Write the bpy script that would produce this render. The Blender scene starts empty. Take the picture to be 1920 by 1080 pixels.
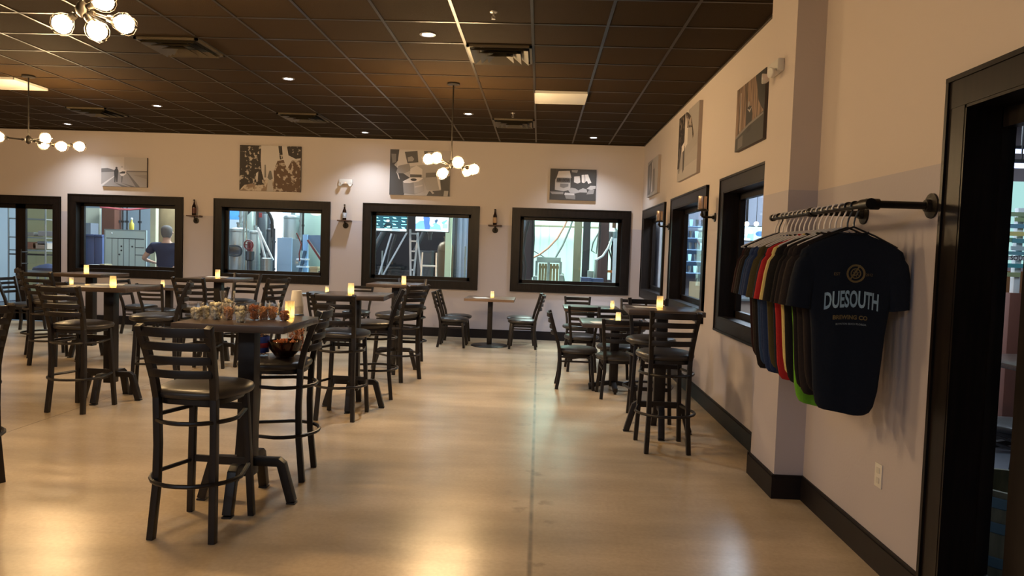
import bpy, bmesh, math, random
from mathutils import Vector, Matrix
PI = math.pi
R = math.radians
C = bpy.context.scene.collection
SC = bpy.context.scene
rnd = random.Random(7)

# ------------------------------------------------------------------ camera
FPX = 1379.2
CAMH = 1.494
yaw, pitch, roll = 0.03577, 0.04977, 0.03327
_F = Vector((-math.sin(yaw)*math.cos(pitch), math.cos(yaw)*math.cos(pitch), -math.sin(pitch)))
_R = Vector((math.cos(yaw), math.sin(yaw), 0))
_U = _R.cross(_F)
_R2 = _R*math.cos(roll) + _U*math.sin(roll)
_U2 = -_R*math.sin(roll) + _U*math.cos(roll)
cd = bpy.data.cameras.new('camera'); cam = bpy.data.objects.new('camera', cd); C.objects.link(cam)
cd.sensor_width = 36; cd.lens = FPX/1920*36; cd.clip_start = .05; cd.clip_end = 100
m = Matrix((_R2, _U2, -_F)).transposed().to_4x4(); m.translation = Vector((0, 0, CAMH))
cam.matrix_world = m
SC.camera = cam

def at(px, py, ax, val):
    d = _F + _R2*((px-960)/FPX) + _U2*((540-py)/FPX)
    o = Vector((0, 0, CAMH)); t = (val-o[ax])/d[ax]
    return o + d*t

# ------------------------------------------------------------------ exposure, world, large lights
SC.view_settings.view_transform = 'Standard'
SC.view_settings.look = 'None'
SC.view_settings.exposure = 2.08
SC.view_settings.gamma = 1
SC.view_settings.use_curve_mapping = False
w = bpy.data.worlds.new('world'); SC.world = w; w.use_nodes = True
w.node_tree.nodes['Background'].inputs[0].default_value = (.012, .014, .02, 1)
w.node_tree.nodes['Background'].inputs[1].default_value = 1.0
SC.cycles.max_bounces = 7
SC.cycles.diffuse_bounces = 4
SC.cycles.glossy_bounces = 4
SC.cycles.transmission_bounces = 6
SC.cycles.transparent_max_bounces = 12
SC.cycles.caustics_reflective = False
SC.cycles.caustics_refractive = False
SC.cycles.sample_clamp_indirect = 4.0

BULB = 62.0          # emission of the edison bulbs
SPOT = 34.0          # watts of a recessed downlight
def area(name, loc, size, power, col, rot=(0, 0, 0)):
    l = bpy.data.lights.new(name, 'AREA'); l.shape = 'RECTANGLE'; l.size, l.size_y = size
    l.energy = power; l.color = col
    o = bpy.data.objects.new(name, l); C.objects.link(o); o.location = loc; o.rotation_euler = rot
    return o
# high bay lights of the brewery hall behind the back wall, and the lamps of the side room
area('hall_light', (-6.8, 16.0, 4.6), (2.5, 3.5), 140, (.74, .90, 1.0))
area('hall_light', (-3.9, 16.2, 4.6), (1.8, 3.5), 100, (.74, .92, 1.0))
area('hall_light', (.9, 15.6, 4.6), (2.6, 3.2), 150, (.78, 1.0, .92))
area('side_room_light', (3.4, 10.2, 3.3), (1.2, 2.5), 60, (.72, .86, 1.0))
area('side_room_light', (4.0, 5.4, 3.3), (1.2, 2.5), 13, (.72, .86, 1.0))
# weak cool fill added behind the camera, without any fixture
area('added_cool_fill', (-3.4, -2.4, 3.2), (5.5, 1.2), 34, (.74, .86, 1.0))

# ------------------------------------------------------------------ materials
def mat(name, col, rough=.5, metal=0., noise=0., scale=8., bump=0., emit=None, es=1., spec=.5, rn=0., coat=0.):
    m = bpy.data.materials.new(name); m.use_nodes = True
    nt = m.node_tree; b = nt.nodes['Principled BSDF']
    b.inputs['Base Color'].default_value = (*col, 1); b.inputs['Roughness'].default_value = rough
    b.inputs['Metallic'].default_value = metal; b.inputs['Specular IOR Level'].default_value = spec
    b.inputs['Coat Weight'].default_value = coat
    if emit: b.inputs['Emission Color'].default_value = (*emit, 1); b.inputs['Emission Strength'].default_value = es
    if noise or bump or rn:
        tc = nt.nodes.new('ShaderNodeTexCoord'); n = nt.nodes.new('ShaderNodeTexNoise')
        n.inputs['Scale'].default_value = scale; n.inputs['Detail'].default_value = 6
        nt.links.new(tc.outputs['Object'], n.inputs['Vector'])
        if noise:
            mx = nt.nodes.new('ShaderNodeMix'); mx.data_type = 'RGBA'
            nt.links.new(n.outputs['Fac'], mx.inputs[0])
            mx.inputs[6].default_value = (*[c*(1-noise) for c in col], 1)
            mx.inputs[7].default_value = (*[min(1, c*(1+noise)) for c in col], 1)
            nt.links.new(mx.outputs[2], b.inputs['Base Color'])
        if bump:
            bp = nt.nodes.new('ShaderNodeBump'); bp.inputs['Strength'].default_value = bump
            bp.inputs['Distance'].default_value = .01
            nt.links.new(n.outputs['Fac'], bp.inputs['Height']); nt.links.new(bp.outputs[0], b.inputs['Normal'])
        if rn:
            mr = nt.nodes.new('ShaderNodeMapRange'); mr.inputs[3].default_value = rough-rn; mr.inputs[4].default_value = rough+rn
            nt.links.new(n.outputs['Fac'], mr.inputs[0]); nt.links.new(mr.outputs[0], b.inputs['Roughness'])
    return m
def emat(name, col, s):
    m = bpy.data.materials.new(name); m.use_nodes = True; nt = m.node_tree
    nt.nodes.remove(nt.nodes['Principled BSDF']); e = nt.nodes.new('ShaderNodeEmission')
    e.inputs[0].default_value = (*col, 1); e.inputs[1].default_value = s
    nt.links.new(e.outputs[0], nt.nodes['Material Output'].inputs[0]); return m
def glassmat(name, col=(1, 1, 1), gl=.06, rough=.0):
    m = bpy.data.materials.new(name); m.use_nodes = True; nt = m.node_tree
    nt.nodes.remove(nt.nodes['Principled BSDF'])
    t = nt.nodes.new('ShaderNodeBsdfTransparent'); t.inputs[0].default_value = (*col, 1)
    g = nt.nodes.new('ShaderNodeBsdfGlossy'); g.inputs['Roughness'].default_value = rough
    fr = nt.nodes.new('ShaderNodeLayerWeight'); fr.inputs[0].default_value = .5
    pw = nt.nodes.new('ShaderNodeMath'); pw.operation = 'POWER'; pw.inputs[1].default_value = 5
    nt.links.new(fr.outputs['Facing'], pw.inputs[0])
    ad = nt.nodes.new('ShaderNodeMath'); ad.operation = 'MULTIPLY_ADD'; ad.inputs[1].default_value = .6; ad.inputs[2].default_value = gl*.5
    fr = pw
    mx = nt.nodes.new('ShaderNodeMixShader')
    nt.links.new(fr.outputs[0], ad.inputs[0]); nt.links.new(ad.outputs[0], mx.inputs[0])
    nt.links.new(t.outputs[0], mx.inputs[1]); nt.links.new(g.outputs[0], mx.inputs[2])
    nt.links.new(mx.outputs[0], nt.nodes['Material Output'].inputs[0]); return m

def wood(name, c1, c2, rough=.4, axis=0, scale=3., coat=0., spec=.5):
    m = mat(name, c1, rough, spec=spec, coat=coat); nt = m.node_tree; b = nt.nodes['Principled BSDF']
    tc = nt.nodes.new('ShaderNodeTexCoord'); mp = nt.nodes.new('ShaderNodeMapping')
    s = [14, 14, 14]; s[axis] = 1.2; mp.inputs['Scale'].default_value = s
    n = nt.nodes.new('ShaderNodeTexNoise'); n.inputs['Scale'].default_value = scale; n.inputs['Detail'].default_value = 8
    r = nt.nodes.new('ShaderNodeValToRGB')
    r.color_ramp.elements[0].color = (*c1, 1); r.color_ramp.elements[1].color = (*c2, 1)
    r.color_ramp.elements[0].position = .35; r.color_ramp.elements[1].position = .68
    nt.links.new(tc.outputs['Object'], mp.inputs[0]); nt.links.new(mp.outputs[0], n.inputs['Vector'])
    nt.links.new(n.outputs['Fac'], r.inputs[0]); nt.links.new(r.outputs[0], b.inputs['Base Color'])
    return m

def mat_wall():
    # two tones of paint: warm cream above, slightly greyer below a line at about 1.93 m
    m = mat('wall_paint', (.66, .60, .53), .75, bump=.08, scale=60); nt = m.node_tree; b = nt.nodes['Principled BSDF']
    g = nt.nodes.new('ShaderNodeNewGeometry'); s = nt.nodes.new('ShaderNodeSeparateXYZ')
    nt.links.new(g.outputs['Position'], s.inputs[0])
    gt = nt.nodes.new('ShaderNodeMath'); gt.operation = 'GREATER_THAN'; gt.inputs[1].default_value = 1.93
    nt.links.new(s.outputs[2], gt.inputs[0])
    mx = nt.nodes.new('ShaderNodeMix'); mx.data_type = 'RGBA'; nt.links.new(gt.outputs[0], mx.inputs[0])
    mx.inputs[6].default_value = (.49, .455, .49, 1); mx.inputs[7].default_value = (.63, .555, .51, 1)
    nt.links.new(mx.outputs[2], b.inputs['Base Color']); return m

def mat_floor():
    m = mat('polished_concrete', (.36, .29, .20), .3); nt = m.node_tree; b = nt.nodes['Principled BSDF']
    L = nt.links; N = nt.nodes.new
    tc = N('ShaderNodeTexCoord')
    n1 = N('ShaderNodeTexNoise'); n1.inputs['Scale'].default_value = .9; n1.inputs['Detail'].default_value = 5; n1.inputs['Distortion'].default_value = .3
    L.new(tc.outputs['Object'], n1.inputs['Vector'])
    r1 = N('ShaderNodeValToRGB'); e = r1.color_ramp.elements
    e[0].position = .25; e[0].color = (.43, .325, .205, 1); e[1].position = .78; e[1].color = (.62, .49, .33, 1)
    L.new(n1.outputs['Fac'], r1.inputs[0])
    n2 = N('ShaderNodeTexNoise'); n2.inputs['Scale'].default_value = 45; n2.inputs['Detail'].default_value = 4
    L.new(tc.outputs['Object'], n2.inputs['Vector'])
    n3 = N('ShaderNodeTexNoise'); n3.inputs['Scale'].default_value = 1.; n3.inputs['Detail'].default_value = 4
    mp = N('ShaderNodeMapping'); mp.inputs['Scale'].default_value = (.55, 2.2, 1); L.new(tc.outputs['Object'], mp.inputs[0]); L.new(mp.outputs[0], n3.inputs['Vector'])
    q1 = N('ShaderNodeMapRange'); q1.inputs[3].default_value = .86; q1.inputs[4].default_value = 1.14; L.new(n2.outputs['Fac'], q1.inputs[0])
    q2 = N('ShaderNodeMapRange'); q2.inputs[1].default_value = .3; q2.inputs[2].default_value = .7; q2.inputs[3].default_value = .76; q2.inputs[4].default_value = 1.2; L.new(n3.outputs['Fac'], q2.inputs[0])
    q3 = N('ShaderNodeMath'); q3.operation = 'MULTIPLY'; L.new(q1.outputs[0], q3.inputs[0]); L.new(q2.outputs[0], q3.inputs[1])
    mxv = N('ShaderNodeVectorMath'); mxv.operation = 'SCALE'; L.new(r1.outputs[0], mxv.inputs[0]); L.new(q3.outputs[0], mxv.inputs['Scale'])
    # saw cut joints at x = 0 and x = -4
    sp = N('ShaderNodeSeparateXYZ'); L.new(tc.outputs['Object'], sp.inputs[0])
    nj = N('ShaderNodeTexNoise'); nj.inputs['Scale'].default_value = 6; L.new(tc.outputs['Object'], nj.inputs['Vector'])
    fac = None
    for k, (ax, pos, wd, dark) in enumerate(((0, 0.005, .012, 1.0), (0, -3.98, .006, .8), (1, 5.3, .004, .15))):
        a = N('ShaderNodeMath'); a.operation = 'SUBTRACT'; a.inputs[1].default_value = pos; L.new(sp.outputs[ax], a.inputs[0])
        ab = N('ShaderNodeMath'); ab.operation = 'ABSOLUTE'; L.new(a.outputs[0], ab.inputs[0])
        mr = N('ShaderNodeMapRange'); mr.inputs[1].default_value = wd*.4; mr.inputs[2].default_value = wd*1.4; mr.inputs[3].default_value = dark; mr.inputs[4].default_value = 0
        L.new(ab.outputs[0], mr.inputs[0])
        if fac is None: fac = mr
        else:
            mm = N('ShaderNodeMath'); mm.operation = 'MAXIMUM'; L.new(fac.outputs[0], mm.inputs[0]); L.new(mr.outputs[0], mm.inputs[1]); fac = mm
    mu = N('ShaderNodeMath'); mu.operation = 'MULTIPLY'; L.new(fac.outputs[0], mu.inputs[0]); L.new(nj.outputs['Fac'], mu.inputs[1])
    m2 = N('ShaderNodeMix'); m2.data_type = 'RGBA'; L.new(mu.outputs[0], m2.inputs[0]); L.new(mxv.outputs[0], m2.inputs[6]); m2.inputs[7].default_value = (.05, .04, .035, 1)
    # small dark scuffs scattered along the middle joint
    vo = N('ShaderNodeTexNoise'); vo.inputs['Scale'].default_value = 5.; vo.inputs['Detail'].default_value = 8; L.new(tc.outputs['Object'], vo.inputs['Vector'])
    vr = N('ShaderNodeMapRange'); vr.inputs[1].default_value = .60; vr.inputs[2].default_value = .68; vr.inputs[3].default_value = 0; vr.inputs[4].default_value = .55; L.new(vo.outputs['Fac'], vr.inputs[0])
    xa = N('ShaderNodeMath'); xa.operation = 'ABSOLUTE'; L.new(sp.outputs[0], xa.inputs[0])
    xm = N('ShaderNodeMapRange'); xm.inputs[1].default_value = .02; xm.inputs[2].default_value = .2; xm.inputs[3].default_value = 1; xm.inputs[4].default_value = 0; L.new(xa.outputs[0], xm.inputs[0])
    xx = N('ShaderNodeMath'); xx.operation = 'MULTIPLY'; L.new(vr.outputs[0], xx.inputs[0]); L.new(xm.outputs[0], xx.inputs[1])
    m3 = N('ShaderNodeMix'); m3.data_type = 'RGBA'; L.new(xx.outputs[0], m3.inputs[0]); L.new(m2.outputs[2], m3.inputs[6]); m3.inputs[7].default_value = (.10, .08, .06, 1)
    L.new(m3.outputs[2], b.inputs['Base Color'])
    mr = N('ShaderNodeMapRange'); mr.inputs[3].default_value = .16; mr.inputs[4].default_value = .36; L.new(n1.outputs['Fac'], mr.inputs[0]); b.inputs['Roughness'].default_value = .27
    bp = N('ShaderNodeBump'); bp.inputs['Strength'].default_value = .06; bp.inputs['Distance'].default_value = .02
    n4 = N('ShaderNodeTexNoise'); n4.inputs['Scale'].default_value = 3.; L.new(tc.outputs['Object'], n4.inputs['Vector'])
    L.new(n4.outputs['Fac'], bp.inputs['Height']); L.new(bp.outputs[0], b.inputs['Normal'])
    return m

M = {}
M['wall'] = mat_wall(); M['floor'] = mat_floor()
M['tile'] = mat('ceiling_tile', (.034, .019, .0065), .85, noise=.25, scale=140, bump=.3, spec=.12)
M['grid'] = mat('ceiling_grid', (.020, .013, .006), .34, spec=.3)
M['trim'] = wood('dark_trim', (.0045, .003, .0028), (.012, .0075, .006), .42, 2, spec=.25)
M['base'] = mat('baseboard', (.012, .009, .010), .5, noise=.2, spec=.25)
M['metal'] = mat('dark_metal', (.012, .009, .0085), .40, metal=.2, noise=.3, scale=30)
M['vinyl'] = mat('black_vinyl', (.030, .027, .026), .36, noise=.25, scale=25, bump=.1, spec=.6)
M['top'] = wood('table_top', (.050, .034, .026), (.092, .064, .048), .30, 0, 2.2, coat=.2)
M['edge'] = wood('table_edge', (.070, .044, .028), (.13, .085, .055), .5, 0, 3)
M['glass'] = glassmat('window_glass')
M['pipe'] = mat('black_pipe', (.022, .018, .014), .42, metal=.6, noise=.3, scale=30)
M['white'] = mat('white_plastic', (.72, .70, .66), .4)
M['hanger'] = mat('white_hanger', (.86, .82, .80), .35)
M['blackp'] = mat('black_plastic', (.012, .012, .013), .35)
M['panel'] = mat('light_panel', (.78, .76, .70), .5, noise=.05, scale=200)
M['vent'] = mat('vent_metal', (.09, .07, .042), .38, metal=.2)
M['dark'] = mat('duct_shade_black', (.004, .004, .004), .9)
M['steel'] = mat('stainless', (.33, .37, .37), .3, metal=.75, noise=.12, scale=5)
M['bulb'] = emat('bulb_glow', (1.0, .66, .32), BULB)
M['spot'] = emat('downlight_glow', (.85, .9, 1.0), 14)
M['chrome'] = mat('light_trim', (.35, .33, .32), .3, metal=.6)
M['paper'] = mat('paper', (.78, .76, .70), .6)
M['clearp'] = glassmat('clear_plastic', (.985, .985, .98), .18, .10)
M['amberg'] = glassmat('amber_glass', (.35, .14, .05), .12, .02)
M['roomglass'] = glassmat('side_glass', (.9, .95, 1.0))

# ------------------------------------------------------------------ mesh building
class MB:
    def __init__(s): s.v = []; s.f = []; s.mi = []
    def add(s, vs, fs, mi=0):
        o = len(s.v); s.v += [tuple(v) for v in vs]; s.f += [tuple(i+o for i in f) for f in fs]; s.mi += [mi]*len(fs); return s
    def box(s, c, d, rot=None, mi=0):
        x, y, z = d[0]/2, d[1]/2, d[2]/2
        vs = [Vector(p) for p in ((-x,-y,-z),(x,-y,-z),(x,y,-z),(-x,y,-z),(-x,-y,z),(x,-y,z),(x,y,z),(-x,y,z))]
        if rot is not None: vs = [rot @ v for v in vs]
        vs = [v+Vector(c) for v in vs]
        return s.add(vs, [(3,2,1,0),(4,5,6,7),(0,1,5,4),(1,2,6,5),(2,3,7,6),(3,0,4,7)], mi)
    def bx(s, x0, x1, y0, y1, z0, z1, mi=0): return s.box(((x0+x1)/2,(y0+y1)/2,(z0+z1)/2), (abs(x1-x0),abs(y1-y0),abs(z1-z0)), None, mi)
    def tube(s, pts, r, n=8, closed=False, mi=0, sq=None, up=None):
        P = [Vector(p) for p in pts]; k = len(P); rs = r if isinstance(r, (list, tuple)) else [r]*k
        rings = []; prev = None
        for i, p in enumerate(P):
            if closed: t = (P[(i+1) % k]-P[i-1])
            else: t = (P[min(i+1, k-1)]-P[max(i-1, 0)])
            if t.length < 1e-9: t = Vector((0, 0, 1))
            t.normalize()
            if prev is None:
                a = Vector(up) if up else (Vector((0, 0, 1)) if abs(t.z) < .9 else Vector((0, 1, 0)))
            else: a = prev
            u = (a - t*a.dot(t)); 
            if u.length < 1e-6: u = t.orthogonal()
            u.normalize(); prev = u; q = t.cross(u)
            ring = []
            for j in range(n):
                if sq:
                    sx, sy = [(1, 1), (-1, 1), (-1, -1), (1, -1)][j]
                    ring.append(p + q*(sx*sq[0]/2) + u*(sy*sq[1]/2))
                else:
                    an = 2*PI*j/n; ring.append(p + (u*math.cos(an)+q*math.sin(an))*rs[i])
            rings.append(ring)
        vs = [v for rg in rings for v in rg]; fs = []
        for i in range(k if closed else k-1):
            i2 = (i+1) % k
            for j in range(n): fs.append((i*n+j, i*n+(j+1) % n, i2*n+(j+1) % n, i2*n+j))
        if not closed: fs.append(tuple(range(n))[::-1]); fs.append(tuple((k-1)*n+j for j in range(n)))
        return s.add(vs, fs, mi)
    def sqt(s, pts, w, h=None, mi=0, up=None): return s.tube(pts, 0, 4, mi=mi, sq=(w, h or w), up=up)
    def lathe(s, prof, c=(0, 0, 0), n=16, mi=0, rot=None, sx=1, sy=1, p=2, capb=True, capt=True):
        vs = []; fs = []
        for r, z in prof:
            for j in range(n):
                a = 2*PI*j/n; ca, sa = math.cos(a), math.sin(a)
                if p != 2: ca = math.copysign(abs(ca)**(2/p), ca); sa = math.copysign(abs(sa)**(2/p), sa)
                v = Vector((r*ca*sx, r*sa*sy, z))
                if rot is not None: v = rot @ v
                vs.append(v+Vector(c))
        k = len(prof)
        for i in range(k-1):
            for j in range(n): fs.append((i*n+j, i*n+(j+1) % n, (i+1)*n+(j+1) % n, (i+1)*n+j))
        if capb: fs.append(tuple(range(n))[::-1])
        if capt: fs.append(tuple((k-1)*n+j for j in range(n)))
        return s.add(vs, fs, mi)
    def cyl(s, a, b, r, n=12, mi=0): return s.tube([a, b], r, n, mi=mi)
    def sphere(s, c, r, n=12, m=8, mi=0, sz=1, sx=1, sy=1):
        return s.lathe([(max(1e-4, r*math.sin(PI*i/m)), -r*sz*math.cos(PI*i/m)) for i in range(m+1)], c, n, mi, sx=sx, sy=sy)
    def poly(s, pts, mi=0): return s.add(pts, [tuple(range(len(pts)))], mi)
    def build(s, name, mats, parent=None, bevel=0, smooth=True, ang=38, loc=None, rz=0):
        me = bpy.data.meshes.new(name); me.from_pydata(s.v, [], s.f)
        mats = mats if isinstance(mats, (list, tuple)) else [mats]
        for q in mats: me.materials.append(q if not isinstance(q, str) else M[q])
        me.polygons.foreach_set('material_index', s.mi)
        bm = bmesh.new(); bm.from_mesh(me)
        if bevel:
            es = [e for e in bm.edges if len(e.link_faces) == 2 and e.calc_face_angle(0) > .6]
            bmesh.ops.bevel(bm, geom=es, offset=bevel, segments=2, affect='EDGES', profile=.6)
        bmesh.ops.recalc_face_normals(bm, faces=bm.faces)
        bm.to_mesh(me); bm.free()
        if smooth:
            me.polygons.foreach_set('use_smooth', [True]*len(me.polygons)); me.set_sharp_from_angle(angle=R(ang))
        o = bpy.data.objects.new(name, me); C.objects.link(o)
        if parent: o.parent = parent
        if loc: o.location = loc
        o.rotation_euler.z = rz
        return o

def thing(name, label, cat, loc=(0, 0, 0), rz=0, group=None):
    o = bpy.data.objects.new(name, None); C.objects.link(o); o.location = loc; o.rotation_euler = (0, 0, rz)
    o.empty_display_size = .1
    return tag(o, label, cat, group)
def tag(o, label, cat, group=None):
    o['label'] = label; o['category'] = cat
    if group: o['group'] = group
    return o
def struct(o): o['kind'] = 'structure'; return o
KIDS = {}
def kids(o): return [c for c in bpy.data.objects if c.parent == o]
def dup(root, loc, rz, label, group=None):
    def cp(o, par):
        c = o.copy(); C.objects.link(c); c.parent = par
        for ch in kids(o): cp(ch, c)
        return c
    r = cp(root, None); r.location = loc; r.rotation_euler = (0, 0, rz); r['label'] = label
    if group: r['group'] = group
    return r
def recenter(o, p):
    """put the origin of a top-level mesh at its base point p"""
    p = Vector(p); o.data.transform(Matrix.Translation(-p)); o.location = p; return o
_textcurve = None
def text_mesh(txt, size, ext=.001, sx=1., bold=0., align='CENTER'):
    cu = bpy.data.curves.new('t', 'FONT'); cu.body = txt; cu.size = size; cu.extrude = ext; cu.align_x = align; cu.align_y = 'CENTER'
    cu.offset = bold; cu.resolution_u = 3
    o = bpy.data.objects.new('t', cu); C.objects.link(o)
    dg = bpy.context.evaluated_depsgraph_get(); me = bpy.data.meshes.new_from_object(o.evaluated_get(dg))
    bpy.data.objects.remove(o); bpy.data.curves.remove(cu)
    vs = [Vector((v.co.x*sx, v.co.y, v.co.z)) for v in me.vertices]; fs = [tuple(p.vertices) for p in me.polygons]
    bpy.data.meshes.remove(me); return vs, fs

# ================================================================== the room shell
D, W, HC, TH = 12.49, 1.70, 3.34, .18
XL, YB = -12.0, -4.5
def wall_grid(mb, axis, pos, th, u0, u1, z0, z1, holes):
    us = sorted({u0, u1, *[h[0] for h in holes], *[h[1] for h in holes]}); zs = sorted({z0, z1, *[h[2] for h in holes], *[h[3] for h in holes]})
    def solid(i, j):
        if i < 0 or j < 0 or i >= len(us)-1 or j >= len(zs)-1: return False
        cu, cz = (us[i]+us[i+1])/2, (zs[j]+zs[j+1])/2
        return not any(h[0] < cu < h[1] and h[2] < cz < h[3] for h in holes)
    def P(u, z, t): return (u, pos+t, z) if axis == 'y' else (pos+t, u, z)
    for i in range(len(us)-1):
        for j in range(len(zs)-1):
            if not solid(i, j): continue
            a, b, c, d = us[i], us[i+1], zs[j], zs[j+1]
            mb.poly([P(a, c, 0), P(b, c, 0), P(b, d, 0), P(a, d, 0)]); mb.poly([P(a, c, th), P(a, d, th), P(b, d, th), P(b, c, th)])
            if not solid(i-1, j): mb.poly([P(a, c, 0), P(a, d, 0), P(a, d, th), P(a, c, th)])
            if not solid(i+1, j): mb.poly([P(b, c, 0), P(b, c, th), P(b, d, th), P(b, d, 0)])
            if not solid(i, j-1): mb.poly([P(a, c, 0), P(a, c, th), P(b, c, th), P(b, c, 0)])
            if not solid(i, j+1): mb.poly([P(a, d, 0), P(b, d, 0), P(b, d, th), P(a, d, th)])
TR = .13   # width of the flat trim
WZ = (.815, 2.235)
BW = [(-8.17, -6.145), (-5.61, -3.59), (-3.03, -1.035), (-.485, 1.515)]
RW = [(10.1, 12.23), (7.58, 9.63), (5.03, 7.03)]
DOORB = (-9.95, -8.30, 2.18)      # double door in the back wall
DOORR = (.8, 3.17, 2.27)        # glazed door in the right wall
def inset(a, b, t=TR): return (a+t, b-t)
mb = MB()
holes = [(*inset(*w_), WZ[0]+TR, WZ[1]-TR) for w_ in BW] + [(DOORB[0]+TR, DOORB[1]-TR, 0, DOORB[2]-TR)]
wall_grid(mb, 'y', D, TH, XL, W, 0, HC, holes)
struct(mb.build('wall_back', 'wall', smooth=False))
mb = MB()
holes = [(*inset(*w_), WZ[0]+TR, WZ[1]-TR) for w_ in RW] + [(DOORR[0]+TR, DOORR[1]-TR, 0, DOORR[2]-TR)]
wall_grid(mb, 'x', W, TH, YB, D, 0, HC, holes)
mb.bx(1.52, W, 4.62, 5.13, 0, HC)
struct(mb.build('wall_right', 'wall', smooth=False))
mb = MB(); mb.bx(XL-.1, XL, YB, D, 0, HC); struct(mb.build('wall_left', 'wall', smooth=False))
mb = MB(); mb.bx(XL, W, YB-.1, YB, 0, HC); struct(mb.build('wall_front', 'wall', smooth=False))
mb = MB(); mb.bx(XL, W+.0, YB, D, -.1, 0); struct(mb.build('floor', 'floor', smooth=False))
mb = MB(); mb.bx(XL, W, YB, D, HC, HC+.1); struct(mb.build('ceiling', 'tile', smooth=False))
# suspended grid of the ceiling
G = .6096; GX, GY = -.122, 6.057
mb = MB()
x = GX-19*G
while x < W: 
    if x > XL: mb.bx(x-.012, x+.012, YB, D, HC-.006, HC+.002)
    x += G
y = GY-17*G
while y < D:
    if y > YB: mb.bx(XL, W, y-.012, y+.012, HC-.005, HC+.002)
    y += G
mb.bx(W-.02, W, YB, D, HC-.02, HC); mb.bx(XL, W, D-.02, D, HC-.02, HC)
struct(mb.build('trim_1', 'grid', smooth=False))
# baseboards
def board(mb, a, b, h=.15, t=.018):
    (x0, y0), (x1, y1) = a, b
    if abs(x0-x1) < 1e-6: mb.bx(x0-t, x0, min(y0, y1), max(y0, y1), 0, h-.015); mb.bx(x0-t*.6, x0, min(y0, y1), max(y0, y1), h-.015, h)
    else: mb.bx(min(x0, x1), max(x0, x1), y0-t, y0, 0, h-.015); mb.bx(min(x0, x1), max(x0, x1), y0-t*.6, y0, h-.015, h)
mb = MB(); board(mb, (XL, D), (DOORB[0], D)); board(mb, (DOORB[1], D), (W, D)); struct(mb.build('baseboard_back', 'base', smooth=False))
mb = MB(); board(mb, (W, YB), (W, DOORR[0])); board(mb, (W, DOORR[1]), (W, 4.62)); board(mb, (1.52, 4.60), (1.52, 5.15)); board(mb, (W, 5.13), (W, D-.02))
board(mb, (1.502, 4.62), (W, 4.62)); mb.bx(1.502, W, 5.13, 5.148, 0, .15)
struct(mb.build('baseboard_right', 'base', smooth=False))

# ---- windows and doors
def window(n, axis, pos, u0, u1, z0, z1, door=False, stiles=(), sw=.07):
    def B(mb, a, b, c, d, t0, t1, mi=0):
        if axis == 'y': mb.bx(a, b, pos+t0, pos+t1, c, d, mi)
        else: mb.bx(pos+t0, pos+t1, a, b, c, d, mi)
    fr = MB(); t = TR
    B(fr, u0, u0+t, z0, z1, -.022, 0); B(fr, u1-t, u1, z0, z1, -.022, 0); B(fr, u0, u1, z1-t, z1, -.024, 0)
    if not door: B(fr, u0, u1, z0, z0+t, -.024, 0)
    # raised outer bead
    B(fr, u0, u0+.02, z0, z1, -.032, 0); B(fr, u1-.02, u1, z0, z1, -.032, 0); B(fr, u0, u1, z1-.02, z1, -.033, 0)
    if not door: B(fr, u0, u1, z0, z0+.02, -.033, 0)
    # reveal lining
    a, b, c, d = u0+t, u1-t, (z0 if door else z0+t), z1-t
    B(fr, a, a+.012, c, d, -.02, TH); B(fr, b-.012, b, c, d, -.02, TH); B(fr, a, b, d-.012, d, -.02, TH)
    if not door: B(fr, a, b, c, c+.012, -.02, TH)
    root = fr.build(('door_%d' if door else 'window_%d') % n, 'trim', smooth=False); struct(root)
    s = MB(); e0, e1 = TH-.06, TH-.01
    top = .09 if door else sw
    B(s, a, a+sw, c, d, e0, e1); B(s, b-sw, b, c, d, e0, e1); B(s, a, b, d-top, d, e0, e1); B(s, a, b, c, c+(.24 if door else sw), e0, e1)
    for q0, q1 in stiles: B(s, q0, q1, c, d, e0, e1)
    s.build('window_sash' if not door else 'door_leaf', 'trim', root, smooth=False)
    g = MB(); B(g, a+sw*.5, b-sw*.5, c+.05, d-sw*.5, (e0+e1)/2-.003, (e0+e1)/2+.003)
    g.build('glass', 'glass', root, smooth=False)
    return root
for i, (a, b) in enumerate(BW): window(i+1, 'y', D, a, b, *WZ)
for i, (a, b) in enumerate(RW): window(i+5, 'x', W, a, b, *WZ)
dr = window(1, 'y', D, DOORB[0], DOORB[1], 0, DOORB[2], True, [(-9.2, -9.02)], .10)
h = MB(); h.cyl((-8.98, D-.05, .95), (-8.98, D-.05, 1.25), .012); h.cyl((-8.98, D-.05, 1.0), (-8.98, D+.12, 1.0), .01); h.cyl((-8.98, D-.05, 1.2), (-8.98, D+.12, 1.2), .01)
h.build('door_handle', 'pipe', dr)
window(2, 'x', W, DOORR[0], DOORR[1], 0, DOORR[2], True, [(1.8, 2.84)], .02)

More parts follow.
